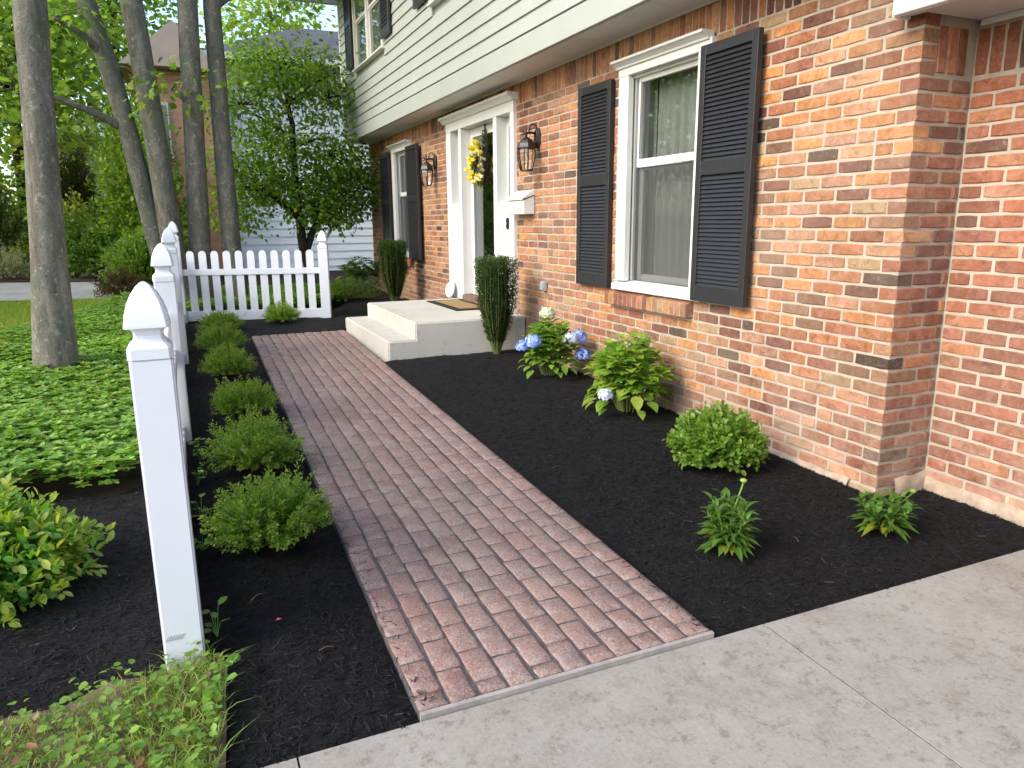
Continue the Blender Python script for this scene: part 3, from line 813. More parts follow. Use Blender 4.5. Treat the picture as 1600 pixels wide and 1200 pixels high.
for a, b in ((12.06, 12.50), (9.83, 10.26), (8.32, 8.74), (6.0, 6.42)): shutter(a, b, 3.775, 4.96, XO-.05, XO-.016, 4.42, .046, .04)

M['hall'] = plain('hall_wall', (.30, .30, .27), .9, .1, .1)
# ---- front door: frame, storm door, sidelights
df = hthing('door_frame')
ZL = .487; XF = 3.04; XD = 3.16
def casing(y0, y1, z0, z1, x=XF, x1=3.30, name='jamb'): hp(MB().box(x, x1, y0, y1, z0, z1), name, M['white'], df, bevel=.004)
casing(8.72, 8.87, ZL, 2.46); casing(8.355, 8.435, ZL+.07, 2.46); casing(7.285, 7.37, ZL+.07, 2.46); casing(6.85, 6.935, ZL, 2.46)
hp(MB().box(XF-.002, 3.30, 6.85, 8.87, 2.46, 2.575), 'head_board', M['white'], df, bevel=.004)
prof = [(0, 0), (.02, 0), (.03, .015), (.05, .035), (.075, .045), (.075, .07), (0, .07)]
pts = [(XF-a, 2.56+b) for a, b in prof]+[(3.09, 2.63), (3.09, 2.56)]
k = len(pts); vs = [(x, 6.82, z) for x, z in pts]+[(x, 8.93, z) for x, z in pts]
hp(MB().add(vs, [tuple(range(k)), tuple(range(k, 2*k))[::-1]]+[(i, k+i, k+(i+1) % k, (i+1) % k) for i in range(k)]), 'crown', M['white'], df)
hp(MB().box(3.02, XD+.1, 7.37, 8.355, ZL, ZL+.066), 'threshold', M['brick'], df, bevel=.004).color = (.16, .07, .055, 1)
def sidelight(y0, y1):
    s = hp(MB().box(XD, XD+.04, y0, y0+.05, 1.62, 2.46).box(XD, XD+.04, y1-.05, y1, 1.62, 2.46).box(XD, XD+.04, y0+.05, y1-.05, 2.36, 2.46)
           .box(XD, XD+.04, y0+.05, y1-.05, 1.62, 1.665).box(XD+.006, XD+.034, y0+.05, y1-.05, 2.05, 2.075).box(XD+.006, XD+.034, y0+.05, y1-.05, 1.76, 1.785)
           .box(3.065, 3.28, y0, y1, ZL+.002, 1.62), 'sidelight', M['white'], bevel=.003)
    for za, zb in ((1.665, 1.76), (1.785, 2.05), (2.075, 2.36)): hp(MB().box(XD+.018, XD+.022, y0+.05, y1-.05, za, zb), 'pane', M['glass'], s)
    hp(MB().box(XD+.12, XD+.13, y0, y1, 1.62, 2.46), 'backing', M['sash'], s)
sidelight(6.937, 7.283); sidelight(8.437, 8.718)
a, b = 7.372, 8.353; zt = 2.458; zb_ = ZL+.068
d_ = hp(MB().box(XD, XD+.035, a, a+.085, zb_, zt).box(XD, XD+.035, b-.085, b, zb_, zt).box(XD, XD+.035, a+.085, b-.085, zt-.10, zt).box(XD, XD+.035, a+.085, b-.085, zb_, zb_+.14), 'storm_door', M['white'], bevel=.004)
hp(MB().box(XD+.014, XD+.019, a+.08, b-.08, zb_+.13, zt-.09), 'pane', M['door_glass'], d_)
hp(MB().tube([(XD-.002, a+.04, 1.40), (XD-.045, a+.045, 1.42), (XD-.05, a+.045, 1.50), (XD-.045, a+.045, 1.56), (XD-.002, a+.04, 1.58)], .007, 8), 'handle', M['iron'], d_, True)
# the inner door stands half open behind the glass
inner = hp(MB().box(XD+.13, XD+.17, a, a+.50, zb_, zt), 'inner_door', M['white'], None, bevel=.003)
for i, z in enumerate((.72, 1.18, 1.62)): hp(MB().box(XD+.118, XD+.13, a+.07, a+.43, z, z+.36), 'panel', M['white'], inner, bevel=.006)
hp(room(7.5, 8.3, .75, 2.2, XD+.2, 1.4), 'hall_interior', M['hall'])

# house number
cu = bpy.data.curves.new('num', 'FONT'); cu.body = '8'; cu.size = .17; cu.extrude = .006; cu.align_x = 'CENTER'
to = bpy.data.objects.new('num', cu); C.objects.link(to)
dg = bpy.context.evaluated_depsgraph_get(); me = bpy.data.meshes.new_from_object(to.evaluated_get(dg)); bpy.data.objects.remove(to)
me.materials.clear(); me.materials.append(M['iron'])
o = link('house_number', me, None, (3.057, 7.045, 1.335), (PI/2, 0, -PI/2), (.8, 1, 1)); tag(o, 'black house number 8 on the white door surround under the mailbox', 'house number')

# ------------------------------------------------------------------ porch steps and what stands on them
PY0, PY1 = 6.65, 8.66
porch = thing('porch_steps', (1.67, PY0, gz(6.6)), 'pale concrete front steps with a landing before the door', 'steps')
def pw(mb, name, mat, parent, **k): return wlink(name, mb.mesh(name, mat, k.get('smooth', False), k.get('bevel', 0), k.get('segs', 1)), parent)
pw(MB().box(1.662, 1.99, PY0, PY1, -.05, .325), 'lower_step', M['porch'], porch, bevel=.012, segs=3)
pw(MB().box(1.93, 3.074, PY0+.001, PY1-.001, -.05, ZL-.002), 'landing', M['porch'], porch, bevel=.012, segs=3)
mat_ = thing('doormat', (2.83, 7.9, ZL-.002), 'tan coir doormat with a black border on the landing', 'doormat')
pw(MB().box(2.59, 3.03, 7.36, 8.42, ZL-.001, ZL+.009), 'border', M['rubber'], mat_, bevel=.003)
pw(MB().box(2.67, 2.95, 7.46, 8.32, ZL+.0092, ZL+.014), 'centre', M['tan'], mat_, bevel=.002)
q = MB().lathe([(.0, 0), (.088, .0), (.098, .004), (.1, .012), (.095, .018), (.07, .014), (.0, .013)], 32)
dsc = thing('round_plaque', (3.0, 8.72, ZL), 'white round plaque leaning at the foot of the door surround', 'plaque')
link('disc', q.mesh('disc', M['white'], True), dsc, (0, 0, .098), (0, R(-78), R(12)))
qq = MB()
for g in range(3): qq.box(-.03+.028*g, -.022+.028*g, -.03+.02*g, -.02+.02*g, .0125, .0150)
link('mark', qq.mesh('mark', M['sash']), dsc, (0, 0, .098), (0, R(-78), R(12)))

# ------------------------------------------------------------------ wall lanterns
def lantern(y, label):
    t = thing('wall_lantern', (XW-.002, y, 2.16), label, 'wall lamp', 'black lanterns beside the front door')
    # back plate
    pl = []
    for i in range(24):
        g = 2*PI*i/24; pl.append((.048*math.copysign(abs(math.cos(g))**.6, math.cos(g)), .09*math.copysign(abs(math.sin(g))**.75, math.sin(g))))
    q = MB().prism(pl, .02, (0, 0, 0), (0, -1, 0), (0, 0, 1)); q.prism([(a*.7, b*.8) for a, b in pl], .012, (-.02, 0, 0), (0, -1, 0), (0, 0, 1))
    q.build('back_plate', M['iron'], t, False, .003)
    ax = -.125
    q = MB()
    def curl(cx, cz, r0, a0, a1, n=14, r1=None):
        r1 = r1 if r1 is not None else r0
        return [(cx+(r0+(r1-r0)*i/n)*math.cos(a0+(a1-a0)*i/n), 0, cz+(r0+(r1-r0)*i/n)*math.sin(a0+(a1-a0)*i/n)) for i in range(n+1)]
    q.tube([(-.02, 0, .035), (-.07, 0, .045), (ax, 0, .04), (ax-.03, 0, .032)], .011, 8)
    q.tube(curl(-.055, .085, .034, -.9, 3.6), .0062, 8)
    q.tube(curl(-.09, .062, .016, 0, 5.2, 14, .006), .0055, 8)
    q.tube(curl(ax-.035, .043, .020, -2.2, 3.4, 16, .006), .006, 8)
    q.tube(curl(-.05, .0, .045, .9, -1.7), .0062, 8)
    q.build('scroll_arm', M['iron'], t, True)
    q = MB().lathe([(.009, .0), (.011, .028), (.007, .036), (.013, .046), (.008, .056), (.005, .066), (.009, .078), (.004, .088), (.0015, .125)], 10, (ax, 0, 0))
    q.build('finial', M['iron'], t, True)
    q = MB().lathe([(.090, -.100), (.094, -.090), (.088, -.078), (.078, -.050), (.058, -.022), (.032, -.004), (.014, .006)], 6, (ax, 0, 0), rot=.3)
    q.build('cap', M['iron'], t, False, .002)
    cage = [(.078, -.10), (.082, -.13), (.078, -.18), (.066, -.24), (.052, -.285)]
    g_ = MB().lathe(cage, 6, (ax, 0, 0), rot=.3); g_.build('glass_panes', M['clear_glass'], t)
    for k in range(6):
        a = .3+k*PI/3
        MB().tube([(ax+(r+.003)*math.cos(a), (r+.003)*math.sin(a), z) for r, z in cage], .0062, 6).build('cage_bar', M['iron'], t, True)
    MB().lathe([(.056, -.297), (.060, -.290), (.058, -.280), (.05, -.278)], 6, (ax, 0, 0), rot=.3).build('base_ring', M['iron'], t)
    MB().lathe([(.012, -.1), (.012, -.16), (.010, -.17)], 10, (ax, 0, 0)).build('candle', M['cream'], t)
    return t
lantern(6.36, 'larger looking black lantern on the brick between the mailbox and the big window')
lantern(9.40, 'black lantern on the brick between the far window and the door')

# mailbox
mbx = thing('mailbox', (XW-.002, 6.63, 1.48), 'white wall mailbox with a slanted lid and a painted spray of flowers', 'mailbox')
y0, y1 = -.185, .185
q = MB().prism([(0, 0), (-.115, 0), (-.118, .125), (0, .17)], y1-y0, (0, y1, 0), (1, 0, 0), (0, 0, 1)); q.build('box', M['white'], mbx, False, .004)
q = MB().prism([(.0, .178), (.0, .222), (-.012, .226), (-.132, .150), (-.134, .132), (-.124, .130), (-.12, .14)], y1-y0+.012, (0, y1+.006, 0), (1, 0, 0), (0, 0, 1)); q.build('lid', M['white'], mbx, False, .003)
V = []; Fq = []; Cc = []
pr = random.Random(3)
def pet(y, z, s, col, x=-.1212):
    k = len(V); n = 6
    for i in range(n): g = 2*PI*i/n; V.append((x+pr.uniform(-.0003, .0003), y+s*math.cos(g), z+s*math.sin(g))); Cc.append(col)
    Fq.append(tuple(range(k, k+n))[::-1])
for i in range(110):
    t = pr.random(); y = -.15+.24*t; z = .02+abs(pr.gauss(0, .022))+.06*max(0, 1-abs(t-.2)*5)*pr.random()
    col = pr.choice([(.50, .44, .28), (.36, .40, .28), (.55, .42, .36), (.38, .45, .55), (.45, .43, .33), (.6, .52, .32), (.33, .36, .27)])
    pet(y, min(z, .115), pr.uniform(.0025, .0055), col, -.1192-.0006*i/110)
me = MB().add(V, Fq).mesh('flower_print', M['petal']); ca = me.color_attributes.new('Col', 'FLOAT_COLOR', 'POINT')
ca.data.foreach_set('color', np.hstack([np.array(Cc), np.ones((len(Cc), 1))]).astype(np.float32).ravel()); link('flower_print', me, mbx)

# electrical box and a little glass ornament on the brick
t = thing('outlet_box', (XW-.002, 6.2, .82), 'small grey outlet box on the brick below the lantern', 'outlet box')
MB().box(-.04, 0, -.035, .035, -.045, .045).build('box', M['grey_box'], t, False, .006); MB().box(-.052, -.0405, -.03, .03, -.035, .035).build('cover', M['grey_box'], t, False, .004)
t = thing('wall_hook', (XW-.002, 9.08, 2.25), 'small clear glass ornament on a bracket left of the door', 'ornament')
MB().tube([(0, 0, .05), (-.05, 0, .07), (-.08, 0, .05), (-.085, 0, .02)], .005, 8).build('bracket', M['sash'], t, True)
MB().lathe([(.004, .03), (.028, .015), (.034, -.015), (.02, -.045), (.006, -.06)], 12, (-.085, 0, 0)).build('glass_bulb', M['clear_glass'], t, True)

# wreath on the storm door
wr_ = thing('door_wreath', (XD-.05, 7.86, 2.02), 'twig wreath with yellow tulips hanging on the glass front door', 'wreath')
q = MB(); r = random.Random(5)
for i in range(70):
    a0 = r.uniform(0, 2*PI); sp = r.uniform(1.0, 2.6); rr = .17+r.gauss(0, .024); xx = r.gauss(-.015, .022)
    pts = []
    for j in range(9):
        a = a0+sp*j/8; k_ = rr+.018*math.sin(j*1.3+i)
        pts.append((xx+.012*math.sin(j*2.1+i), k_*math.cos(a), k_*math.sin(a)))
    q.tube(pts, .0032, 5, None, True)
q.build('twig_ring', M['twig'], wr_)
def tulip(col, s):
    V = []; F = []
    for k in range(6):
        g = k*PI/3+(.2 if k % 2 else 0); rr = [.25, .52, .55, .36, .18]; zz_ = [0, .25, .55, .85, 1.05 if k % 2 else .98]
        wd = [.10, .30, .34, .26, .05]; b0 = len(V)
        for a, z, w in zip(rr, zz_, wd):
            for sgn in (-1, 0, 1):
                V.append((s*(a*.6*math.cos(g)-sgn*w*math.sin(g))*.8, s*(a*.6*math.sin(g)+sgn*w*math.cos(g))*.8, s*z+(.0 if sgn else .02*s)))
        for j in range(4):
            for c in range(2): x_ = b0+j*3+c; F.append((x_, x_+1, x_+4, x_+3))
    me = np_mesh('tulip', np.array(V), np.array(F), M['petal'], np.tile(col, (len(V), 1)), True); return me
tm = [tulip((.80, .60, .02), .062), tulip((.74, .64, .06), .055), tulip((.82, .80, .50), .05)]
lv = MB()
for i in range(66):
    u = i/44
    g = R(70)+u*R(205) if i < 36 else r.uniform(R(-110), R(85))
    rr = .185+r.uniform(-.045, .06)
    if i >= 36: rr = .15+r.uniform(-.035, .03)
    c = 0 if i % 3 else 1
    if i >= 36 or i % 7 == 0: c = 2 if i % 2 else 1
    yy, z_ = -rr*math.cos(g), rr*math.sin(g)*.98
    d = Vector((-.55-.3*r.random(), -math.cos(g+r.uniform(-.9, .9)), math.sin(g+r.uniform(-.9, .9))+.15)).normalized()
    link('tulip', tm[c], wr_, (-.02-r.uniform(0, .06), yy, z_), d.to_track_quat('Z', 'Y').to_euler())
V = []; F = []; Cc = []
for i in range(60):
    g = r.uniform(R(60), R(290)); rr = .18+r.uniform(-.05, .07); d = Vector((-.4*r.random(), -math.cos(g+r.uniform(-1.3, 1.3)), math.sin(g+r.uniform(-1.3, 1.3)))).normalized()
    s = d.cross(Vector((1, .1, 0))).normalized()*.012; p0 = Vector((-.02, -rr*math.cos(g), rr*math.sin(g))); L = r.uniform(.05, .10)
    k = len(V); V += [p0, p0+d*L*.5+s, p0+d*L+Vector((-.012, 0, 0)), p0+d*L*.5-s]; F.append((k, k+1, k+2, k+3)); Cc += [r.choice([(.20, .28, .03), (.12, .20, .03), (.35, .38, .05)])]*4
link('leaves', np_mesh('leaves', np.array([tuple(v) for v in V]), np.array(F), M['leaf'], np.array(Cc)), wr_)
hg = thing('wreath_hanger', (XD-.012, 7.86, 2.20), 'black scrolled metal hanger over the wreath on the glass door', 'hanger')
def curl2(cy, cz, r0, a0, a1, n=16, r1=None):
    r1 = r0 if r1 is None else r1
    return [(0, cy+(r0+(r1-r0)*i/n)*math.cos(a0+(a1-a0)*i/n), cz+(r0+(r1-r0)*i/n)*math.sin(a0+(a1-a0)*i/n)) for i in range(n+1)]
q = MB().box(-.004, .0, -.012, .012, -.05, .255).box(-.004, .045, -.012, .012, .2555, .2595)
for sg in (1, -1):
    for (cy, cz, r0) in ((.045, .17, .034), (.05, .09, .04), (.035, .02, .028)):
        q.tube([(-.006, sg*p_[1], p_[2]) for p_ in curl2(cy, cz, r0, PI, -2.6, 16, r0*.25)], .0055, 6)
q.build('scrollwork', M['iron'], hg, False)
MB().tube([(-.002, 0, -.04), (-.03, 0, -.055), (-.04, 0, -.04)], .004, 6).build('hook', M['iron'], hg, True)
# ------------------------------------------------------------------ WHITE PICKET FENCE
def cap_mesh():
    prof = [(.0600, .0), (.0600, .030), (.0560, .038), (.047, .046), (.0405, .056), (.0385, .066), (.0405, .078), (.047, .086), (.0610, .090),
            (.0605, .097), (.0555, .128), (.047, .158), (.035, .184), (.021, .204), (.0085, .215), (.002, .218)]
    q = MB(); vs = []; n = len(prof); k = 3
    # square section with softly rounded corners
    sec = []
    for c in range(4):
        g0 = PI/4+c*PI/2
        for d in (-.10, .10):
            g = g0+d; s = 1/max(abs(math.cos(g)), abs(math.sin(g))); sec.append((math.cos(g)*s, math.sin(g)*s))
    ns = len(sec)
    for r, z in prof: vs += [(r*a, r*b, z) for a, b in sec]
    fs = [(i*ns+j, i*ns+(j+1) % ns, (i+1)*ns+(j+1) % ns, (i+1)*ns+j) for i in range(n-1) for j in range(ns)]
    fs += [tuple(range(ns))[::-1], tuple((n-1)*ns+j for j in range(ns))]
    me = q.add(vs, fs).mesh('post_cap', M['vinyl'])
    return me
CAP = cap_mesh()
def post(parent, x, y, zb, top, rz=0):
    hgt = top-.218
    o = wlink('post', MB().box(-.058, .058, -.058, .058, zb-.05, hgt+.001).mesh('post', M['vinyl'], False, .006, 3), parent, (x, y, 0), (0, 0, rz))
    wlink('post_cap', CAP, o, (x, y, hgt))
    return o
def picket_mesh(w, h, t):
    pts = [(-w/2, 0), (w/2, 0), (w/2, h-w/2)]
    for i in range(1, 8): g = PI*i/8; pts.append((w/2*math.cos(g), h-w/2+w/2*math.sin(g)))
    pts.append((-w/2, h-w/2))
    return MB().prism(pts, t, (0, t/2, 0), (1, 0, 0), (0, 0, 1)).mesh('picket', M['vinyl'])
def fence(label, pa, pb, posts, g0, ptop, r1, r2, pitch, first):
    f = thing('picket_fence', (pa[0], pa[1], gz(pa[1])), label, 'fence')
    for x, y, zb, top, rz in posts: post(f, x, y, zb, top, rz)
    return f
def panel(f, pa, pb, za, zb_, top, rt, pitch, off=.08):
    d = Vector((pb[0]-pa[0], pb[1]-pa[1], 0)); L = d.length; rz = math.atan2(d.y, d.x); u = d.normalized()
    mid = ((pa[0]+pb[0])/2, (pa[1]+pb[1])/2, 0)
    for (a, b) in ((za, zb_), rt):
        wlink('rail', MB().box(-L/2+.052, L/2-.052, -.024, .024, a, b).mesh('rail', M['vinyl'], False, .004, 2), f, mid, (0, 0, rz))
    pm = picket_mesh(.087, top-za-.02, .022); n = int((L-off*2)/pitch+.5)+1
    for i in range(n):
        s = off+(L-2*off)*i/(n-1); p = (pa[0]+u.x*s, pa[1]+u.y*s, za+.02)
        wlink('picket', pm, f, p, (0, 0, rz))
PX = [(-.117, 2.362), (-.122, 4.78), (-.112, 7.16), (-.10, 9.82)]
side = thing('picket_fence', (-.117, 2.362, gz(2.3)), 'white vinyl picket fence running along the walk with pointed post caps', 'fence', 'white picket fence runs')
for i, (x, y) in enumerate(PX):
    g = gz(y); post(side, x, y, g-.03, g+(1.197, 1.185, 1.20, 1.19)[i])
for i in range(3):
    a, b = PX[i], PX[i+1]; g = gz(a[1])+.01
    panel(side, a, b, g+.02, g+.145, g+.85, (g+.545, g+.62), .145, .13)
farf = thing('picket_fence', (1.575, 9.38, gz(9.4)), 'short white picket fence across the end of the walk with a trunk behind it', 'fence', 'white picket fence runs')
post(farf, 1.575, 9.38, gz(9.4)-.06, 1.322, R(-16))
panel(farf, (-.10, 9.82), (1.575, 9.38), .243, .366, 1.092, (.80, .873), .139, .165)
# small moulded lines scratched low on the front post
mk_ = MB()
for i in range(6): mk_.hexa([(-.142+i*.0085+.12+dx+ (0.010 if z else 0), -.0592+dy, .155+(.016 if z else 0)) for z in (0, 1) for dy in (-.0005, .0005) for dx in (0, .002)])
post_o = [c for c in side.children if c.name.startswith('post')][0]
wlink('scuff_mark', mk_.mesh('scuff_mark', M['sash']), post_o, (-.117-.028, 2.362, 0))

# ------------------------------------------------------------------ leaf scatter machinery
def rand_unit(n): v = rng.normal(size=(n, 3)); return v/np.linalg.norm(v, axis=1, keepdims=True)
def nrmz(v): return v/np.maximum(np.linalg.norm(v, axis=1, keepdims=True), 1e-9)
def leaf_tpl(kind):
    """x across, y along, z up; unit length"""
    if kind == 'diamond':
        return np.array([(0, 0, 0), (-.28, .45, .05), (0, 1, -.05), (.28, .45, .05)]), np.array([(0, 2, 1), (0, 3, 2)])
    if kind == 'oval':
        return np.array([(0, 0, 0), (-.26, .3, .06), (-.27, .68, .05), (0, 1, -.06), (.27, .68, .05), (.26, .3, .06), (0, .5, -.02)]), np.array([(6, 1, 0), (6, 2, 1), (6, 3, 2), (6, 4, 3), (6, 5, 4), (6, 0, 5)])
    if kind == 'broad':
        pts = [(0, 0, 0), (0, .33, .03), (0, .68, .0), (0, 1, -.16)]
        L = [(-.27, .18, .07), (-.36, .42, .10), (-.25, .72, .04)]
        vs = pts+L+[(-a, b, c) for a, b, c in L]
        f = [(0, 1, 4), (1, 5, 4), (1, 2, 5), (2, 6, 5), (2, 3, 6), (0, 7, 1), (1, 7, 8), (1, 8, 2), (2, 8, 9), (2, 9, 3)]
        return np.array(vs), np.array(f)
    if kind == 'lance':
        ys = [0, .25, .5, .75, 1]; w = [.02, .13, .15, .10, 0]; zc = [0, .10, .12, .03, -.14]
        vs = []
        for y, a, z in zip(ys, w, zc): vs += [(-a, y, z+.04*(a > .05)), (0, y, z), (a, y, z+.04*(a > .05))]
        f = []
        for i in range(4):
            for c in range(2): k = i*3+c; f += [(k, k+1, k+4), (k, k+4, k+3)]
        return np.array(vs), np.array(f)
    if kind == 'maple':
        out = [(0, 0), (.22, .12), (.48, .16), (.34, .36), (.52, .62), (.26, .60), (0, 1.0), (-.26, .60), (-.52, .62), (-.34, .36), (-.48, .16), (-.22, .12)]
        vs = [(x, y, -.10*abs(x)-.06*(y > .8)) for x, y in out]+[(0, .38, .05)]
        return np.array(vs), np.array([(12, (i+1) % 12, i) for i in range(12)])
def leaves(P, D, Nn, S, W, kind, col):
    tv, tf = leaf_tpl(kind); n = len(P); k = len(tv)
    D = nrmz(D); X = nrmz(np.cross(D, Nn)); Z = np.cross(X, D)
    V = P[:, None, :]+S[:, None, None]*(tv[None, :, 0:1]*W[:, None, None]*X[:, None, :]+tv[None, :, 1:2]*D[:, None, :]+tv[None, :, 2:3]*Z[:, None, :])
    F = (tf[None]+(np.arange(n)*k)[:, None, None]).reshape(-1, 3)
    return V.reshape(-1, 3), F, np.repeat(col, k, axis=0)
def join(parts):
    V = []; F = []; Cc = []; k = 0
    for v, f, c in parts: V.append(v); F.append(f+k); Cc.append(c); k += len(v)
    return np.vstack(V), np.vstack(F), np.vstack(Cc)
def palette(n, cols, wts=None, jit=.18):
    cols = np.array(cols); i = rng.choice(len(cols), n, p=None if wts is None else np.array(wts)/sum(wts))
    return np.minimum(cols[i]*np.array([1.75, 1.45, 1.3]), .44)*(1+rng.uniform(-jit, jit, (n, 1)))

# -- small leaved spreading shrub (flat dome of fine shoots)
def spread_shrub(seed, rx, ry, h, shoots, per, ls, cols, kind='diamond', under=.25, tipcol=None, wild=.16, W=1.0, tight=.022):
    global rng
    rng = np.random.default_rng(seed)
    az = rng.uniform(0, 2*PI, shoots); el = np.arcsin(np.clip(rng.uniform(-under, 1, shoots), -1, 1))
    k = 1+rng.normal(0, wild, shoots)
    ends = np.stack([np.cos(az)*np.cos(el)*rx*k, np.sin(az)*np.cos(el)*ry*k, h*.30+np.sin(el)*h*.70*k+rng.normal(0, .015, shoots)], 1)
    ends[:, 2] = np.maximum(ends[:, 2], .03)
    base = np.stack([np.cos(az)*.05, np.sin(az)*.05, np.full(shoots, .02)], 1)
    t = np.linspace(.42, 1, per)[None, :, None]
    ctrl = base*.5+ends*.5+np.array([0, 0, h*.10])
    path = (1-t)**2*base[:, None]+2*t*(1-t)*ctrl[:, None]+t**2*ends[:, None]
    tan = nrmz((2*(1-t)*(ctrl-base)[:, None]+2*t*(ends-ctrl)[:, None]).reshape(-1, 3))
    P = path.reshape(-1, 3); n = len(P)
    side = nrmz(np.cross(tan, rand_unit(n)))
    spread = np.tile(np.linspace(1, .55, per), shoots)[:, None]
    P = P+side*rng.uniform(0, tight, (n, 1))*spread
    D = tan*rng.uniform(.3, 1.0, (n, 1))+side*.8+np.array([0, 0, .15])
    Nn = nrmz(np.array([0, 0, 1.0])+rand_unit(n)*.7)
    S = ls*rng.uniform(.65, 1.25, n)
    col = palette(n, cols)
    if tipcol is not None:
        tt = np.tile(np.linspace(0, 1, per), shoots); mk = ((tt > .80)*rng.uniform(.3, 1, n))[:, None]
        col = col*(1-mk)+np.array(tipcol)*mk
    V, F, Cc = leaves(P, D, Nn, S, np.full(n, W), kind, col)
    st = MB()
    for i in range(0, shoots, max(1, shoots//40)):
        st.tube([base[i], ctrl[i]*.8+base[i]*.2, ends[i]*.85+ctrl[i]*.15], [.005, .0035, .0015], 4, None, False)
    return np_mesh('foliage', V, F, M['leaf'], Cc), st.mesh('stems', M['woody'])
def plant(name, label, cat, loc, foliage, stems, group=None, rz=0, s=(1, 1, 1), lift=0.0):
    t = thing(name, (loc[0], loc[1], loc[2] if len(loc) > 2 else gz(loc[1])+lift), label, cat, group, rz)
    t.scale = s; link('foliage', foliage, t)
    if stems: link('stems', stems, t)
    return t
G_HOLLY = [(.10, .23, .034), (.13, .28, .042), (.16, .30, .05), (.08, .19, .028)]
variants = [spread_shrub(100+i, .25+.02*(i % 3-1), .245+.02*((i*2) % 3-1), .285+.025*((i+1) % 3-1), (330, 290, 350)[i % 3], 46, .0170, G_HOLLY, 'diamond', (.04, .10, .07)[i % 3], (.24, .34, .055), .15, 1.0, .015) for i in range(7)]
lab = ['nearest and largest fine leaved shrub beside the walk, opposite the front fence post', 'second fine leaved shrub from the front in the row along the fence',
       'third fine leaved shrub from the front, middle of the row along the fence', 'fourth fine leaved shrub from the front in the row along the fence',
       'second last shrub of the row along the fence, before the far corner', 'darkest shrub at the far corner of the picket fence',
       'lone fine leaved shrub in front of the short picket fence']
sz = [(1.0, 1.0), (.93, .90), (.84, .88), (.86, .86), (.82, .84), (.84, .80), (.88, .82)]
for i, (x, y) in enumerate(BUSH):
    f, st = variants[i]
    plant('spreading_shrub', lab[i], 'shrub', (x, y), f, st, 'low shrubs planted along the white fence', rnd.uniform(0, 6.28), (sz[i][0]*rnd.uniform(.95, 1.05), sz[i][0], sz[i][1]), .005)

# -- rounded boxwood with larger rosettes
f, st = spread_shrub(201, .245, .24, .285, 360, 18, .030, [(.085, .195, .028), (.11, .23, .034), (.065, .15, .024), (.13, .26, .04)], 'oval', .22, (.17, .30, .04), .09, 1.2)
plant('round_shrub', 'rounded glossy shrub in the black mulch nearest the brick corner', 'shrub', (2.60, 3.10), f, st, None, .4, (1, 1, 1), .02)

# -- yellow variegated bush left of the front post
f, st = spread_shrub(301, .30, .36, .36, 460, 20, .040, [(.06, .20, .035), (.08, .24, .04), (.05, .16, .03)], 'oval', .35, (.32, .37, .05), .14, .9)
plant('variegated_bush', 'green bush with yellow new growth left of the front fence post', 'bush', (-.80, 3.10), f, st, None, .9, (1, 1.0, 1), .0)

# -- upright column hollies
def column_holly(seed, h, r, shoots, per, ls):
    global rng
    rng = np.random.default_rng(seed)
    az = rng.uniform(0, 2*PI, shoots); rr = np.sqrt(rng.uniform(.05, 1, shoots))
    top = np.stack([np.cos(az)*rr*r, np.sin(az)*rr*r, h*(1-.03*rr)+rng.normal(0, .012, shoots)], 1)
    low = rng.random(shoots) < .28
    top[low, 2] *= rng.uniform(.55, .95, low.sum()); top[low, :2] *= 1.02
    base = np.stack([np.cos(az)*.025, np.sin(az)*.025, np.full(shoots, .06)], 1)
    ctrl = np.stack([np.cos(az)*rr*r*.95, np.sin(az)*rr*r*.95, np.full(shoots, h*.5)], 1)
    t = np.linspace(.10, 1, per)[None, :, None]
    path = (1-t)**2*base[:, None]+2*t*(1-t)*ctrl[:, None]+t**2*top[:, None]
    tan = nrmz((2*(1-t)*(ctrl-base)[:, None]+2*t*(top-ctrl)[:, None]).reshape(-1, 3))
    P = path.reshape(-1, 3); n = len(P); side = nrmz(np.cross(tan, rand_unit(n)))
    P = P+side*rng.uniform(0, .030, (n, 1))
    D = tan*.5+side; Nn = nrmz(tan+rand_unit(n)*.6); S = ls*rng.uniform(.7, 1.25, n)
    col = palette(n, [(.018, .050, .014), (.026, .066, .018), (.014, .038, .012)])
    z = (P[:, 2]/h); mk = np.clip((z-.80)/.2, 0, 1)[:, None]*rng.uniform(.2, 1, (n, 1))
    col = col*(1-mk)+np.array((.075, .135, .028))*mk
    V, F, Cc = leaves(P, D, Nn, S, np.full(n, 1.1), 'diamond', col)
    st_ = MB()
    for i in range(0, shoots, 3): st_.tube([base[i]*[1, 1, 0], ctrl[i], top[i]*.95], [.006, .003, .0015], 5, None, False)
    return np_mesh('foliage', V, F, M['leaf_gloss'], Cc), st_.mesh('stems', M['stem'])
f, st = column_holly(401, .93, .195, 250, 95, .024)
plant('column_shrub', 'dark upright vase shaped shrub in front of the landing, at the edge of the mulch', 'shrub', (2.66, 6.42), f, st, 'dark upright shrubs either side of the landing', .3, (1, 1, 1), .0)
plant('column_shrub', 'dark upright shrub beyond the landing against the brick under the far window', 'shrub', (2.66, 10.15), f, st, 'dark upright shrubs either side of the landing', 2.2, (1.0, 1.0, .98), .0)

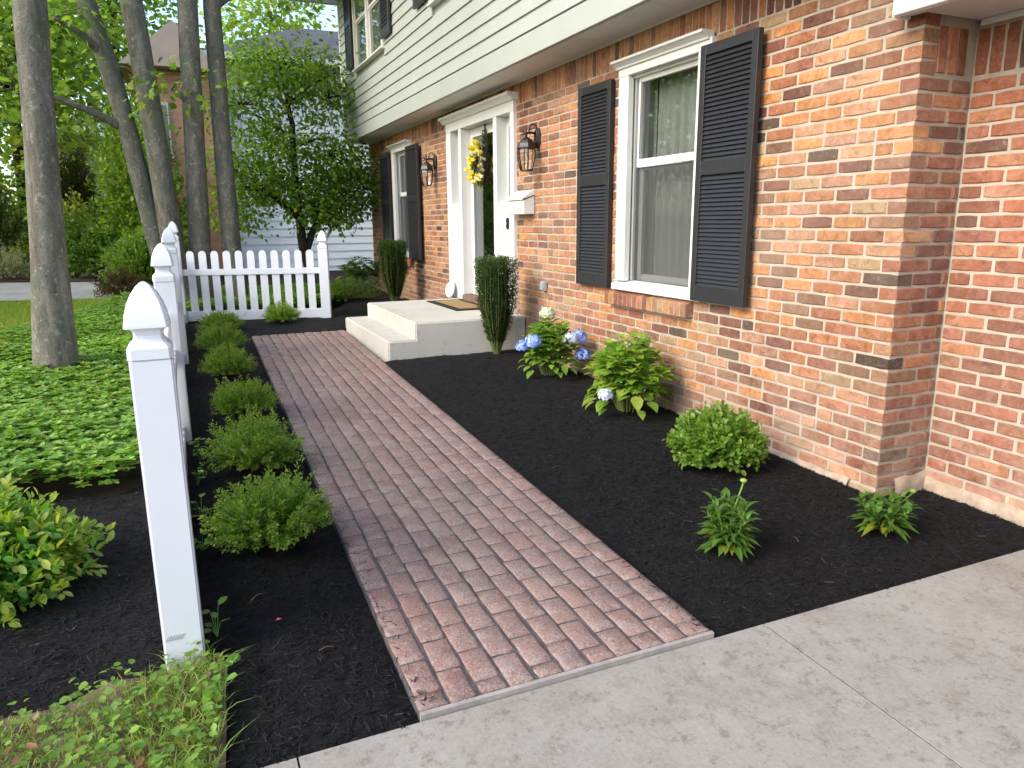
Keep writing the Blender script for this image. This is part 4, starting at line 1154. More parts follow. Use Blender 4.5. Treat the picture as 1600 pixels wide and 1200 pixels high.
# -- hydrangeas
def hydrangea(seed, r, h, stems, cols, heads, ls=.105):
    global rng
    rng = np.random.default_rng(seed); rr = random.Random(seed)
    P = []; D = []; Nn = []; S = []; st_ = MB()
    for i in range(stems):
        az = 2*PI*i/stems*1.618*3+rr.uniform(-.4, .4); q = math.sqrt(rr.uniform(.03, 1))
        top = Vector((math.cos(az)*q*r*.86, math.sin(az)*q*r*.86, h*(1-.52*q**2.2)*rr.uniform(.84, 1.02)))
        b0 = Vector((math.cos(az)*.07*q, math.sin(az)*.07*q, 0)); c = (b0+top)/2+Vector((0, 0, h*.12))
        pts = [(1-t)**2*b0+2*t*(1-t)*c+t*t*top for t in (0, .25, .5, .75, 1)]
        st_.tube(pts, [.006, .005, .0045, .004, .003], 6, None, False)
        for j, t in enumerate((.36, .56, .74, .88, 1.0)):
            p = (1-t)**2*b0+2*t*(1-t)*c+t*t*top
            n_ = 2 if j < 4 else 4
            for k in range(n_):
                a = az+j*PI/2+k*(2*PI/n_)+rr.uniform(-.3, .3)
                up = (.05 if j < 2 else .25 if j < 4 else .55)+rr.uniform(-.25, .2)
                P.append(p+Vector((math.cos(a), math.sin(a), 0))*.02); D.append((math.cos(a), math.sin(a), up))
                Nn.append((rr.uniform(-.2, .2)-.25*math.cos(a)*(up < .2), rr.uniform(-.2, .2), 1)); S.append(ls*(1.0 if j < 3 else .86 if j < 4 else .52)*rr.uniform(.8, 1.18))
    # skirt leaves hanging low
    for i in range(26):
        a = rr.uniform(0, 2*PI); P.append(Vector((math.cos(a)*r*.8, math.sin(a)*r*.8, rr.uniform(.05, h*.30)))); D.append((math.cos(a), math.sin(a), rr.uniform(-.8, -.1))); Nn.append((math.cos(a)*.5, math.sin(a)*.5, 1)); S.append(ls*rr.uniform(.7, 1.05))
    P = np.array([tuple(p) for p in P]); D = np.array(D, float); Nn = nrmz(np.array(Nn, float)); S = np.array(S)
    V, F, Cc = leaves(P, D, Nn, S, np.full(len(S), .95), 'broad', palette(len(S), cols, None, .15))
    fol = np_mesh('foliage', V, F, M['leaf'], Cc)
    hm = []
    for (hx, hy, hz, hr, kind) in heads:
        n = 130; u = rand_unit(n); u[:, 2] = np.abs(u[:, 2])*.9-.25; u = nrmz(u); V_ = []; F_ = []; C_ = []
        for q in range(n):
            nv = Vector(u[q]); t1 = nv.orthogonal().normalized(); t2 = nv.cross(t1); c0 = nv*hr*rr.uniform(.80, 1.10); s = hr*.24
            if kind == 'blue': col = rr.choice([(.20, .32, .80), (.28, .40, .85), (.36, .47, .86), (.18, .27, .70)])
            elif kind == 'pale': col = rr.choice([(.55, .62, .78), (.62, .68, .62), (.45, .55, .80)])
            else: col = rr.choice([(.62, .68, .45), (.70, .72, .58), (.5, .6, .35)])
            a0 = rr.uniform(0, PI)
            for pt in range(4):
                a = a0+pt*PI/2; d1 = t1*math.cos(a)+t2*math.sin(a); d2 = t1*-math.sin(a)+t2*math.cos(a); k = len(V_)
                V_ += [c0, c0+d1*s*.6+d2*s*.45+nv*s*.15, c0+d1*s*1.05+nv*s*.05, c0+d1*s*.6-d2*s*.45+nv*s*.15]; F_.append((k, k+1, k+2, k+3)); C_ += [col]*4
        hm.append(((hx, hy, hz), np_mesh('flower_head', np.array([tuple(v) for v in V_]), np.array(F_), M['petal'], np.array(C_))))
    return fol, st_.mesh('stems', M['stem']), hm
HG = [(.11, .25, .035), (.14, .29, .042), (.085, .20, .03), (.17, .32, .05)]
f, st, hm = hydrangea(501, .255, .49, 62, HG, [(-.20, -.10, .29, .070, 'blue'), (-.26, -.02, .25, .055, 'blue'), (.10, -.18, .31, .062, 'pale'), (.20, -.13, .30, .068, 'blue'), (.22, -.17, .17, .06, 'blue'), (.0, .05, .50, .062, 'white')], .095)
t = plant('hydrangea', 'hydrangea with blue and pale flower heads beside the brick wall', 'hydrangea', (2.72, 5.40), f, st, None, 0, (1, 1, 1), .02)
for p_, me in hm: link('flower_head', me, t, p_)
f, st, hm = hydrangea(511, .29, .57, 50, [(a*1.15, b*1.15, c*1.1) for a, b, c in HG], [(-.27, -.15, .16, .048, 'pale')], .125)
t = plant('hydrangea', 'larger leafy hydrangea almost without flowers, nearer the round shrub', 'hydrangea', (2.72, 4.20), f, st, None, .0, (1, 1, 1), .02)
for p_, me in hm: link('flower_head', me, t, p_)

# -- coneflowers
def coneflower(seed, h, r, n, stalk, ls):
    global rng
    rng = np.random.default_rng(seed); rr = random.Random(seed); P = []; D = []; Nn = []; S = []; st_ = MB(); col = []
    ns = 12
    for i in range(ns):
        az = i*2.4; lean = rr.uniform(.15, .5)*r; hh = h*rr.uniform(.7, 1.0); top = Vector((math.cos(az)*lean, math.sin(az)*lean, hh))
        st_.tube([(0, 0, 0), top*.5+Vector((0, 0, .01)), top], [.004, .0035, .002], 5, None, False)
        for j in range(n):
            t = .12+.88*j/(n-1); a = j*2.4+i; p = top*t
            P.append(p); up = .75*t+rr.uniform(-.1, .3); D.append((math.cos(a), math.sin(a), up)); Nn.append((-.5*math.cos(a), -.5*math.sin(a), 1)); S.append(ls*(1.1-.6*t)*rr.uniform(.8, 1.15))
            col.append((.28, .30, .03) if (t < .3 and rr.random() < .35) else rr.choice([(.10, .22, .035), (.13, .26, .045), (.075, .17, .03)]))
    top = Vector(stalk)
    st_.tube([(0, 0, 0), top*.5+Vector((-.01, 0, .03)), top+Vector((0, 0, -.006))], [.0045, .004, .0035], 6, None, False)
    V, F, Cc = leaves(np.array([tuple(p) for p in P]), np.array(D, float), nrmz(np.array(Nn, float)), np.array(S), np.full(len(S), 1.05), 'lance', np.array(col))
    b = MB().lathe([(.003, -.01), (.009, -.004), (.015, .002), (.014, .008), (.006, .012)], 10, tuple(top)).mesh('flower_bud', M['bud'], True)
    return np_mesh('foliage', V, F, M['leaf'], Cc), st_.mesh('stems', M['stem2']), b
M['bud'] = plain('bud', (.26, .34, .06), .7, .3, .1); M['stem2'] = plain('stem_green', (.16, .27, .06), .7, .3, .1)
f, st, bud = coneflower(601, .225, .22, 16, (.085, .02, .295), .12)
t = plant('coneflower', 'small leafy plant with one tall budded stalk, nearest the drive and walk', 'plant', (1.94, 2.22), f, st, None, 0, (1, 1, 1), .01); link('flower_bud', bud, t)
f, st, bud = coneflower(607, .14, .24, 14, (.165, .0, .165), .125)
t = plant('coneflower', 'low leafy plant with a leaning bud below the brick corner', 'plant', (2.70, 2.10), f, st, None, 0, (1, 1, 1), .01); link('flower_bud', bud, t)

# -- plants past the landing
f, st = spread_shrub(701, .55, .36, .30, 260, 40, .022, [(.035, .085, .014), (.055, .12, .02), (.08, .15, .022)], 'diamond', .1, (.12, .18, .03), .12, .6)
plant('low_yew', 'low spreading evergreen in the mulch between the short fence and the brick', 'shrub', (2.15, 11.0), f, st, None, 0, (1, 1, 1), .0)
f, st, _ = hydrangea(711, .42, .46, 22, [(.10, .24, .035), (.14, .29, .045), (.08, .19, .03)], [], .14)
plant('leafy_perennial', 'bright green leafy plant at the foot of the white neighbouring wall', 'plant', (2.78, 12.9), f, st, None, 0, (1, 1, 1), .05)

# ------------------------------------------------------------------ ground cover, weeds, lawn
def in_poly_np(poly, x, y):
    c = np.zeros(len(x), bool); n = len(poly)
    for i in range(n):
        x1, y1 = poly[i]; x2, y2 = poly[(i+1) % n]
        cnd = ((y1 > y) != (y2 > y)) & (x < (x2-x1)*(y-y1)/((y2-y1) if y2 != y1 else 1e-9)+x1); c ^= cnd
    return c
def gz_np(y): return np.where(y < 15, .026*y, .39+.012*(y-15))
def scatter_pts(poly, n):
    xs = [p[0] for p in poly]; yz = [p[1] for p in poly]; out = []
    x = rng.uniform(min(xs), max(xs), n*4); y = rng.uniform(min(yz), max(yz), n*4); k = in_poly_np(poly, x, y)
    return x[k][:n], y[k][:n]
PACH = [(-.19, 4.20), (-.45, 3.95), (-.72, 4.02), (-1.0, 3.95), (-1.8, 3.9), (-2.3, 6.2), (-1.85, 8.2), (-1.5, 9.6), (-1.0, 11.0), (-.8, 11.9), (2.4, 12.2), (2.4, 11.4), (1.5, 10.0), (-.25, 10.05), (-.27, 8)]
rng = np.random.default_rng(801)
sheet('planting_soil', [(p[0]*.96, p[1]+(.10 if p[1] < 4.3 else -.05)) for p in PACH], M['dirt'], -.05)
x, y = scatter_pts(PACH, 10000); n = len(x)
hh = .10+.07*rng.random(n)+np.array([.05*mnoise.noise(Vector((a*1.3, b*1.3, 0))) for a, b in zip(x, y)])
parts = []
for tier, (k, dz, ss) in enumerate(((7, 0, 1.0), (5, -.05, .95))):
    m_ = n
    a = np.repeat(rng.uniform(0, 6.28, m_), k)+np.tile(np.arange(k)*2*PI/k, m_)+rng.normal(0, .2, m_*k)
    px = np.repeat(x, k); py = np.repeat(y, k); pz = np.repeat(gz_np(y)+hh+dz, k)
    tilt = np.repeat(rng.normal(0, .25, (m_, 2)), k, axis=0)
    D = np.stack([np.cos(a), np.sin(a), rng.uniform(.0, .55, m_*k)-.1*tier], 1)
    Nn = nrmz(np.stack([tilt[:, 0]-.3*np.cos(a), tilt[:, 1]-.3*np.sin(a), np.ones(m_*k)], 1))
    tone = np.array([mnoise.noise(Vector((q*.9, w*.9, 7))) for q, w in zip(x, y)])
    col = palette(m_*k, [(.112, .27, .048), (.145, .31, .056), (.085, .22, .04), (.18, .34, .068)])*np.repeat(1+.35*tone, k)[:, None]
    parts.append(leaves(np.stack([px, py, pz], 1), D, Nn, .042*ss*rng.uniform(.7, 1.2, m_*k), np.full(m_*k, .9), 'oval', col))
V, F, Cc = join(parts)
o = link('groundcover', np_mesh('groundcover', V, F, M['leaf_gloss'], Cc)); tag(o, 'leafy green ground cover spreading round the tree trunks behind the fence', 'ground cover', None, 'stuff')

# lawn
LAWN = [(-14, 4), (-2.3, 6.2), (-1.85, 8.2), (-1.5, 9.6), (-1.0, 11.0), (-.8, 11.9), (-.6, 12.45), (-14, 13.4)]
sheet('lawn', LAWN, M['lawn'], -.012)
rng = np.random.default_rng(811)
VIS = [(-4.6, 7.6), (-2.2, 6.9), (-1.85, 8.2), (-1.5, 9.6), (-1.0, 11.0), (-.8, 11.9), (-.6, 12.45), (-4.6, 12.75)]
x, y = scatter_pts(VIS, 45000); n = len(x); a = rng.uniform(0, 6.28, n); hgt = rng.uniform(.035, .075, n); w = .004
b0 = np.stack([x, y, gz_np(y)-.01], 1); sd = np.stack([np.cos(a), np.sin(a), np.zeros(n)], 1)*w; ln = np.stack([rng.normal(0, .02, n), rng.normal(0, .02, n), hgt], 1)
V = np.stack([b0-sd, b0+sd, b0+ln], 1).reshape(-1, 3); F = np.arange(n*3).reshape(n, 3)
o = link('lawn_grass', np_mesh('lawn_grass', V, F, M['leaf'], np.repeat(palette(n, [(.17, .32, .045), (.21, .36, .055), (.25, .38, .07), (.14, .27, .04)]), 3, axis=0))); tag(o, 'sunlit mown lawn beyond the big grey trunk', 'lawn', None, 'stuff')
# weedy corner by the front post
WEED = [(-.015, 2.27), (-.06, 2.33), (-.15, 2.33), (-.2, 2.26), (-.33, 2.28), (-.45, 2.2), (-.62, 2.22), (-.80, 2.12), (-1.2, 2.1), (-1.2, 1.55), (-.25, 1.55), (-.045, 1.79), (-.03, 2.0)]
sheet('weed_soil', [(-.005, 2.30), (-.06, 2.37), (-.15, 2.37), (-.22, 2.31), (-.33, 2.33), (-.45, 2.25), (-.62, 2.27), (-.80, 2.17), (-1.3, 2.16), (-1.3, 1.5), (-.25, 1.5), (-.03, 1.785), (-.015, 2.0)], plain('weed_soil', (.15, .115, .08), .95, .1, .3, 12, .8, 70), -.012)
rng = np.random.default_rng(821)
x, y = scatter_pts(WEED, 5200); n = len(x); a = rng.uniform(0, 6.28, n); hgt = rng.uniform(.015, .055, n)*(.6+.7*(x > -.25)); w = rng.uniform(.0012, .0026, n)[:, None]
b0 = np.stack([x, y, gz_np(y)], 1); sd = np.stack([np.cos(a), np.sin(a), np.zeros(n)], 1)*w
ln = np.stack([rng.normal(0, 1, n)*hgt*.7, rng.normal(0, 1, n)*hgt*.7, hgt], 1)
V = np.stack([b0-sd, b0+sd, b0+ln*.55+sd*.8+np.array([0, 0, .008]), b0+ln*.55-sd*.8+np.array([0, 0, .008]), b0+ln*np.array([1.15, 1.15, .85])], 1).reshape(-1, 3)
k = np.arange(n)[:, None]*5; F = np.vstack([k+np.array([[0, 1, 2]]), k+np.array([[0, 2, 3]]), k+np.array([[3, 2, 4]])])
Cc = np.repeat(palette(n, [(.10, .20, .035), (.15, .26, .05), (.22, .27, .09), (.24, .23, .11)], [4, 4, 1.2, .6]), 5, axis=0)
p1 = (V, F, Cc)
x, y = scatter_pts(WEED, 1500); kk = (x > -.42) | (rng.random(len(x)) < .6); x = x[kk]; y = y[kk]; n = len(x); a = rng.uniform(0, 6.28, n)
P = np.stack([x, y, gz_np(y)+rng.uniform(.015, .085, n)], 1)
p2 = leaves(P, np.stack([np.cos(a), np.sin(a), rng.uniform(-.2, .5, n)], 1), nrmz(np.array([0, 0, 1.])+rand_unit(n)*.4), rng.uniform(.014, .034, n), rng.uniform(1.0, 1.5, n), 'oval', palette(n, [(.11, .24, .04), (.14, .29, .05), (.085, .19, .035)]))
x, y = scatter_pts(WEED, 90); n = len(x); a = rng.uniform(0, 6.28, n)
p3 = leaves(np.stack([x, y, gz_np(y)+rng.uniform(.012, .03, n)], 1), np.stack([np.cos(a), np.sin(a), rng.uniform(-.1, .2, n)], 1), nrmz(np.array([0, 0, 1.])+rand_unit(n)*.4), rng.uniform(.03, .055, n), rng.uniform(.6, .9, n), 'oval', palette(n, [(.26, .17, .11), (.20, .12, .08), (.33, .24, .16)]))
V, F, Cc = join([p1, p2, p3])
o = link('weedy_grass', np_mesh('weedy_grass', V, F, M['leaf'], Cc)); tag(o, 'ragged grass, clover and dead leaves at the foot of the front fence post', 'weeds', None, 'stuff')
# stray sprigs at the fence foot
rng = np.random.default_rng(823)
sp = [(-.045, 3.1), (-.04, 3.45), (-.05, 3.9), (-.03, 4.3), (-.04, 4.45), (-.02, 2.45), (-.01, 2.15), (-.02, 2.05)]
SPL = ['weed sprig in the mulch just past the front fence post', 'second weed sprig past the front fence post, beside the nearest shrub', 'weed sprig at the fence foot midway along the first fence panel',
       'weed sprig at the fence foot just before the second post', 'weed sprig nearest the second fence post', 'weed sprig touching the back of the front fence post', 'weed sprig at the right edge of the weedy corner, upper one', 'weed sprig at the right edge of the weedy corner, lower one']
for i, (sx, sy) in enumerate(sp):
    n = 6; a = rng.uniform(0, 6.28, n); P = np.stack([np.cos(a)*.015, np.sin(a)*.015, rng.uniform(.03, .12, n)], 1)
    V, F, Cc = leaves(P, np.stack([np.cos(a), np.sin(a), rng.uniform(-.1, .5, n)], 1), nrmz(np.array([0, 0, 1.])+rand_unit(n)*.4), rng.uniform(.03, .05, n), np.full(n, 1.3), 'oval', palette(n, [(.09, .22, .04), (.12, .26, .05)]))
    st_ = MB()
    for p_ in P: st_.tube([(0, 0, 0), tuple(p_)], .0015, 4, None, False)
    plant('weed_sprig', SPL[i], 'weed', (sx, sy, gz(sy)-.01), np_mesh('foliage', V, F, M['leaf'], Cc), st_.mesh('stems', M['stem2']), 'weed sprigs along the fence foot')

# ------------------------------------------------------------------ trees
def cloud(blobs, ls, cols, kind, per=26, spread=.22, flat=.7, W=1.0, up=.9):
    Ps = []; Ds = []; cl = []
    for (c, r, n) in blobs:
        u = rand_unit(n)*np.cbrt(rng.uniform(.15, 1, (n, 1))); q = np.array(c)+u*np.array(r); cl.append(q)
    q = np.vstack(cl); n = len(q)*per
    base = np.repeat(q, per, axis=0); off = rng.normal(0, spread, (n, 3))*np.array([1, 1, flat]); P = base+off
    D = nrmz(off+rand_unit(n)*.12+np.array([0, 0, -.10])); Nn = nrmz(np.array([0, 0, up])+rand_unit(n)*.75)
    tone = np.repeat(1+rng.normal(0, .16, len(q)), per)[:, None]
    col = palette(n, cols)*np.clip(tone, .55, 1.5)
    V, F, Cc = leaves(P, D, Nn, ls*rng.uniform(.65, 1.25, n), np.full(n, W), kind, col)
    return V, F, Cc, q
def limb(mb, a, b, r0, r1, sag=.15, n=6, seg=7, seed=0):
    a = Vector(a); b = Vector(b); L = (b-a).length; pts = []
    for i in range(seg+1):
        t = i/seg; p = a.lerp(b, t)+Vector((0, 0, sag*L*math.sin(PI*t)*.5))
        w = .045*L*math.sin(PI*t); p += Vector((mnoise.noise(Vector((t*3, seed, 1))), mnoise.noise(Vector((t*3, seed, 9))), mnoise.noise(Vector((t*3, seed, 17)))))*w
        pts.append(p)
    mb.tube(pts, [r0+(r1-r0)*i/seg for i in range(seg+1)], n, None, True)
def tree(name, label, cat, path, rad, blobs, ls, cols, kind='maple', bark='bark', group=None, per=26, spread=.22, seed=1, forks=(), twigs=True, sides=14, W=1.0, leafmat='leaf_tree'):
    global rng
    rng = np.random.default_rng(seed)
    b0 = path[0]; t = thing(name, b0, label, cat, group)
    q = MB()
    # refine the trunk path
    pts = []; rs = []
    for i in range(len(path)-1):
        for k in range(6):
            f_ = k/6; pts.append(Vector(path[i]).lerp(Vector(path[i+1]), f_)); rs.append(rad[i]+(rad[i+1]-rad[i])*f_)
    pts.append(Vector(path[-1])); rs.append(rad[-1])
    q.tube(pts, rs, sides, None, True, .06, seed)
    wlink('trunk', q.mesh('trunk', M[bark], True), t)
    if blobs:
        V, F, Cc, cl = cloud(blobs, ls, cols, kind, per, spread, .7, W)
        j = 0; hubs = [Vector(c[0]) for c in blobs]
        if forks:
            lm = MB()
            for (a, b, r0, r1) in forks: limb(lm, a, b, r0, r1, .1, 8, 8, j+seed); j += 1
            lms = [lm]*len(hubs); built = [lm]
        else:
            lms = built = [MB() for _ in hubs]
            for hb_, lm in zip(hubs, lms):
                i0 = min(range(len(pts)), key=lambda i: (pts[i]-hb_).length+abs(pts[i].z-(hb_.z-.6))*.6)
                limb(lm, pts[i0], hb_, min(rs[i0]*.55, .07), .018, .1, 7, 7, j+seed); j += 1
        for c in cl[::2]:
            kx = min(range(len(hubs)), key=lambda i: (hubs[i]-Vector(c)).length); limb(lms[kx], hubs[kx], c, .010, .003, .08, 4, 4, j+seed); j += 1
        for lm in built: wlink('limb', lm.mesh('limb', M[bark], True), t)
        wlink('crown', np_mesh('crown', V, F, M[leafmat], Cc), t)
    return t
G_MAPLE = [(.10, .21, .035), (.13, .26, .042), (.08, .165, .03), (.18, .30, .055)]
g = gz(6.6)
tree('maple_tree', 'thick pale grey trunk standing alone in the ground cover at the left', 'tree', [(-1.03, 6.75, g-.05), (-1.02, 6.75, g+.12), (-.97, 6.75, 1.2), (-.91, 6.75, 2.1), (-.86, 6.75, 3.0), (-.80, 6.8, 4.6), (-.7, 6.9, 6.6)],
     [.27, .165, .126, .110, .112, .10, .06], [((-1.6, 5.6, 6.0), (1.5, 1.5, 1.0), 7), ((-.2, 7.6, 7.0), (1.6, 1.6, 1.1), 8), ((-2.0, 7.6, 6.8), (1.5, 1.5, 1.0), 7)], .10, G_MAPLE, seed=21, group='grey barked trees behind the fence')
g = gz(10.7)
GRP = 'grey barked trees behind the fence'
tree('maple_tree', 'dark trunk leaning left from the base of the clump behind the fence', 'tree', [(-.16, 10.75, g-.05), (-.20, 10.75, .55), (-.30, 10.75, 1.05), (-.50, 10.75, 2.57), (-.63, 10.75, 3.3), (-.80, 10.75, 4.05), (-1.2, 10.8, 6.4)],
     [.24, .14, .118, .112, .115, .11, .06], [((-1.55, 10.4, 2.95), (.55, .6, .35), 9), ((-1.1, 10.3, 3.7), (.5, .6, .3), 7), ((-2.3, 10.2, 5.2), (1.4, 1.4, .8), 9), ((-1.2, 12, 6.6), (1.6, 1.6, 1.0), 5), ((-.4, 9.6, 7.0), (1.4, 1.4, .9), 3)], .095, G_MAPLE, seed=22, group=GRP, per=22)
tree('maple_tree', 'thick trunk leaning slightly left, second in the clump behind the fence', 'tree', [(-.07, 10.62, g-.05), (-.08, 10.62, .55), (-.12, 10.62, 1.09), (-.20, 10.62, 2.57), (-.30, 10.62, 4.05), (-.4, 10.7, 6.8)],
     [.26, .16, .140, .130, .128, .07], [((-.3, 12.2, 5.9), (1.4, 1.4, .7), 8), ((.3, 10.2, 7.6), (1.6, 1.6, 1.0), 3)], .095, G_MAPLE, seed=23, group=GRP)
tree('maple_tree', 'upright trunk between two others in the clump, in front of the brick neighbour', 'tree', [(.20, 10.75, g-.05), (.20, 10.75, .4), (.20, 10.75, 1.1), (.25, 10.75, 2.3), (.33, 10.75, 4.1), (.4, 10.8, 7.0)],
     [.25, .155, .135, .125, .12, .07], [((.05, 10.6, 3.05), (.45, .5, .25), 4), ((.9, 12.0, 6.2), (1.4, 1.4, .7), 8), ((.5, 9.6, 7.5), (1.5, 1.5, .9), 3)], .095, G_MAPLE, seed=24, group=GRP, per=22)
tree('maple_tree', 'rightmost trunk of the clump behind the picket fence, ending before the white wall', 'tree', [(.64, 10.85, g-.05), (.62, 10.85, .4), (.60, 10.85, 1.1), (.60, 10.85, 2.3), (.62, 10.85, 4.1), (.8, 10.9, 7.0)],
     [.23, .145, .125, .115, .108, .06], [((1.5, 11.6, 4.75), (.9, .8, .35), 9), ((1.6, 12.0, 6.8), (1.5, 1.5, 1.0), 3)], .095, G_MAPLE, seed=25, group=GRP)
# ornamental tree before the white wall
fk = [((1.76, 12.3, .95), (1.70, 12.3, 1.9), .075, .058), ((1.70, 12.3, 1.9), (1.72, 12.3, 2.9), .058, .042), ((1.72, 12.3, 2.9), (1.58, 12.3, 3.75), .042, .022),
      ((1.80, 12.3, .95), (2.02, 12.35, 1.45), .06, .05), ((2.02, 12.35, 1.45), (2.65, 12.5, 1.85), .05, .02), ((1.70, 12.3, 1.5), (1.25, 12.2, 1.88), .05, .04), ((1.25, 12.2, 1.88), (.6, 12.1, 1.95), .04, .018),
      ((1.72, 12.3, 2.55), (2.3, 12.5, 2.75), .03, .014), ((1.71, 12.3, 2.7), (1.1, 12.4, 3.05), .028, .012), ((1.68, 12.3, 3.2), (2.5, 12.5, 3.75), .026, .012), ((2.02, 12.35, 1.45), (2.15, 12.9, 2.5), .04, .02)]
bl = [((1.7, 12.3, 3.75), (.8, .7, .4), 46), ((1.0, 12.3, 3.15), (.6, .6, .38), 28), ((2.35, 12.5, 3.35), (.62, .6, .42), 30), ((1.35, 12.2, 2.55), (.55, .55, .35), 24), ((2.35, 12.5, 2.45), (.62, .6, .45), 36),
      ((.85, 12.1, 2.15), (.5, .5, .42), 26), ((1.65, 12.6, 2.0), (.6, .6, .35), 26), ((2.45, 12.6, 1.75), (.62, .6, .38), 38), ((.75, 12.05, 1.55), (.35, .4, .25), 14), ((1.95, 12.2, 1.65), (.45, .4, .3), 20), ((2.8, 12.9, 2.2), (.5, .6, .5), 24)]
tree('ornamental_tree', 'small spreading tree with a forked dark trunk before the white neighbouring wall', 'tree', [(1.85, 12.3, gz(12.3)-.05), (1.84, 12.3, .6), (1.78, 12.3, .97)], [.10, .085, .082], bl, .07,
     [(.085, .19, .028), (.11, .23, .034), (.06, .145, .024), (.14, .26, .04)], 'oval', 'dark_bark', None, 47, .16, 31, fk, True, 10, 1.2)

# ------------------------------------------------------------------ beyond the lawn
sheet('neighbour_drive', [(-30, 13.9), (-2.5, 12.85), (-.5, 12.35), (.2, 13.2), (-.9, 15.2), (-3.2, 15.95), (-30, 17.5)], M['street'], -.004)
sheet('red_mulch', [(-30, 17.52), (-3.2, 15.97), (-2.2, 15.7), (-2.6, 18.2), (-30, 21)], M['redmulch'], .01)
sheet('garden_path', [(-2.15, 15.70), (-1.55, 15.45), (-1.75, 19), (-2.5, 19)], M['dirt_path'], .012)
sheet('far_lawn', [(-60, 21), (-2.62, 18.25), (-2.55, 19.05), (3, 19.05), (10, 60), (-60, 60)], M['lawn'], .006)
def bush(name, label, cat, loc, rx, ry, h, n, ls, cols, kind='oval', tip=None, seed=1, under=.3, group=None, W=1.0):
    f, st = spread_shrub(seed, rx, ry, h, n, 22, ls, cols, kind, under, tip, .13, W)
    return plant(name, label, cat, loc, f, st, group)
bush('leafy_bush', 'bright green bush on the near side of the far drive, left of the fence post', 'bush', (-.62, 13.5), .55, .5, .95, 300, .06, [(.10, .22, .03), (.14, .27, .04), (.08, .17, .025)], seed=41, tip=(.2, .32, .05))
bush('red_bush', 'low dark reddish bush at the edge of the far drive', 'bush', (-.92, 12.75), .36, .35, .42, 160, .035, [(.07, .055, .03), (.09, .05, .035), (.04, .06, .025)], seed=42)
bush('leafy_bush', 'large mid green bush with yellow leaves at its top left, beyond the far drive', 'bush', (-1.35, 15.9), .95, .7, 1.35, 420, .07, [(.07, .16, .03), (.09, .20, .035), (.05, .12, .025)], seed=43, tip=(.14, .24, .045))
bush('yellow_bush', 'yellow leaved bush showing over the big green bush beyond the drive', 'bush', (-1.95, 16.3), .50, .45, 1.5, 160, .08, [(.42, .36, .09), (.36, .34, .07), (.12, .2, .04)], seed=44)
bush('climbing_shrub', 'tall bright yellow green shrub climbing behind the leaning trunk', 'bush', (-.62, 15.6), .80, .6, 3.3, 460, .09, [(.12, .24, .03), (.16, .29, .04), (.09, .19, .03)], seed=45, tip=(.2, .33, .05))
bush('dark_hedge', 'dark evergreen mass behind the leaning trunk below the far house', 'hedge', (-2.35, 20.5), .80, .8, 2.8, 420, .10, [(.014, .035, .010), (.022, .05, .014), (.03, .06, .016)], seed=46)
bush('silver_shrub', 'pale silvery shrub in the red mulch at the far left edge', 'shrub', (-3.05, 16.5), .42, .4, .58, 220, .035, [(.26, .33, .24), (.32, .38, .28), (.2, .27, .18)], 'diamond', seed=47)
bush('weeping_evergreen', 'drooping dark green evergreen at the far left behind the big trunk', 'shrub', (-3.7, 19.3), .6, .6, 1.9, 300, .09, [(.10, .17, .06), (.14, .21, .08), (.07, .12, .045)], 'diamond', seed=48)
bush('flowering_bush', 'dark red flowering bush low at the far left edge', 'bush', (-4.7, 20.6), .7, .6, 1.3, 200, .08, [(.03, .06, .02), (.16, .02, .035), (.05, .08, .025)], seed=49)
bush('small_bush', 'little yellow green bush between the silver shrub and the big trunk', 'bush', (-3.05, 18.4), .35, .35, .6, 120, .06, [(.16, .24, .04), (.2, .28, .04), (.1, .17, .03)], seed=50)
t = thing('garden_bench', (-2.75, 20.0, gz(20)), 'long low white garden bench far behind the big trunk', 'bench')
MB().box(-.2, .75, -.18, .18, .42, .48).build('seat', M['white'], t); 
for q in (-.15, .66): MB().box(q, q+.06, -.15, .15, 0, .42).build('leg', M['white'], t)
t = thing('marker_post', (-2.67, 17.1, gz(17.1)), 'short white marker post in the red mulch', 'marker'); MB().box(-.06, .06, -.05, .05, 0, .22).build('block', M['white'], t, False, .01)
# background trees
BG1 = [(.12, .24, .04), (.16, .30, .05), (.095, .19, .035), (.20, .33, .06)]
GB = 'leafy trees across the far lawn'
def bgtree(label, x, y, h, r, n, seed, cols=BG1, ls=.17, low=.3, group=GB, per=22):
    rr = random.Random(seed); bl = []
    for i in range(7):
        a = rr.uniform(0, 6.28); q = r*.55*math.sqrt(rr.random()); z = h*(low+(1-low)*(i+.5)/7)
        k = 1-.45*abs((i+.5)/7-.45); bl.append(((x+q*math.cos(a), y+q*math.sin(a), gz(y)+z), (r*k*.75, r*k*.75, h*.12), n//7))
    return tree('leafy_tree', label, 'tree', [(x, y, gz(y)-.1), (x+.05, y, gz(y)+h*.4), (x, y, gz(y)+h*.85)], [.2, .14, .05], bl, ls, cols, 'oval', 'dark_bark', group, per, .42, seed, (), True, 8, 1.2)
bgtree('light green tree seen left of the big trunk', -5.3, 17.5, 6.5, 2.0, 200, 61)
bgtree('light green tree seen between the big trunk and the leaning trunk', -2.5, 17.2, 5.4, 1.5, 150, 62, low=.52)
bgtree('pale tree filling the gap above the far tan house', -3.9, 24.5, 9.5, 2.8, 240, 63, ls=.2, low=.45)
bgtree('tall tree rising behind the leaning trunk and its neighbour', -1.3, 26, 9.5, 2.4, 190, 64, ls=.2, low=.4)
bgtree('big tree at the far left behind the drooping evergreen', -8, 27, 9.5, 3.4, 200, 65, ls=.22, low=.35)
bgtree('low light green tree at the far left edge, beyond the silver shrub', -4.45, 23.5, 5.0, 1.5, 170, 69, low=.06)
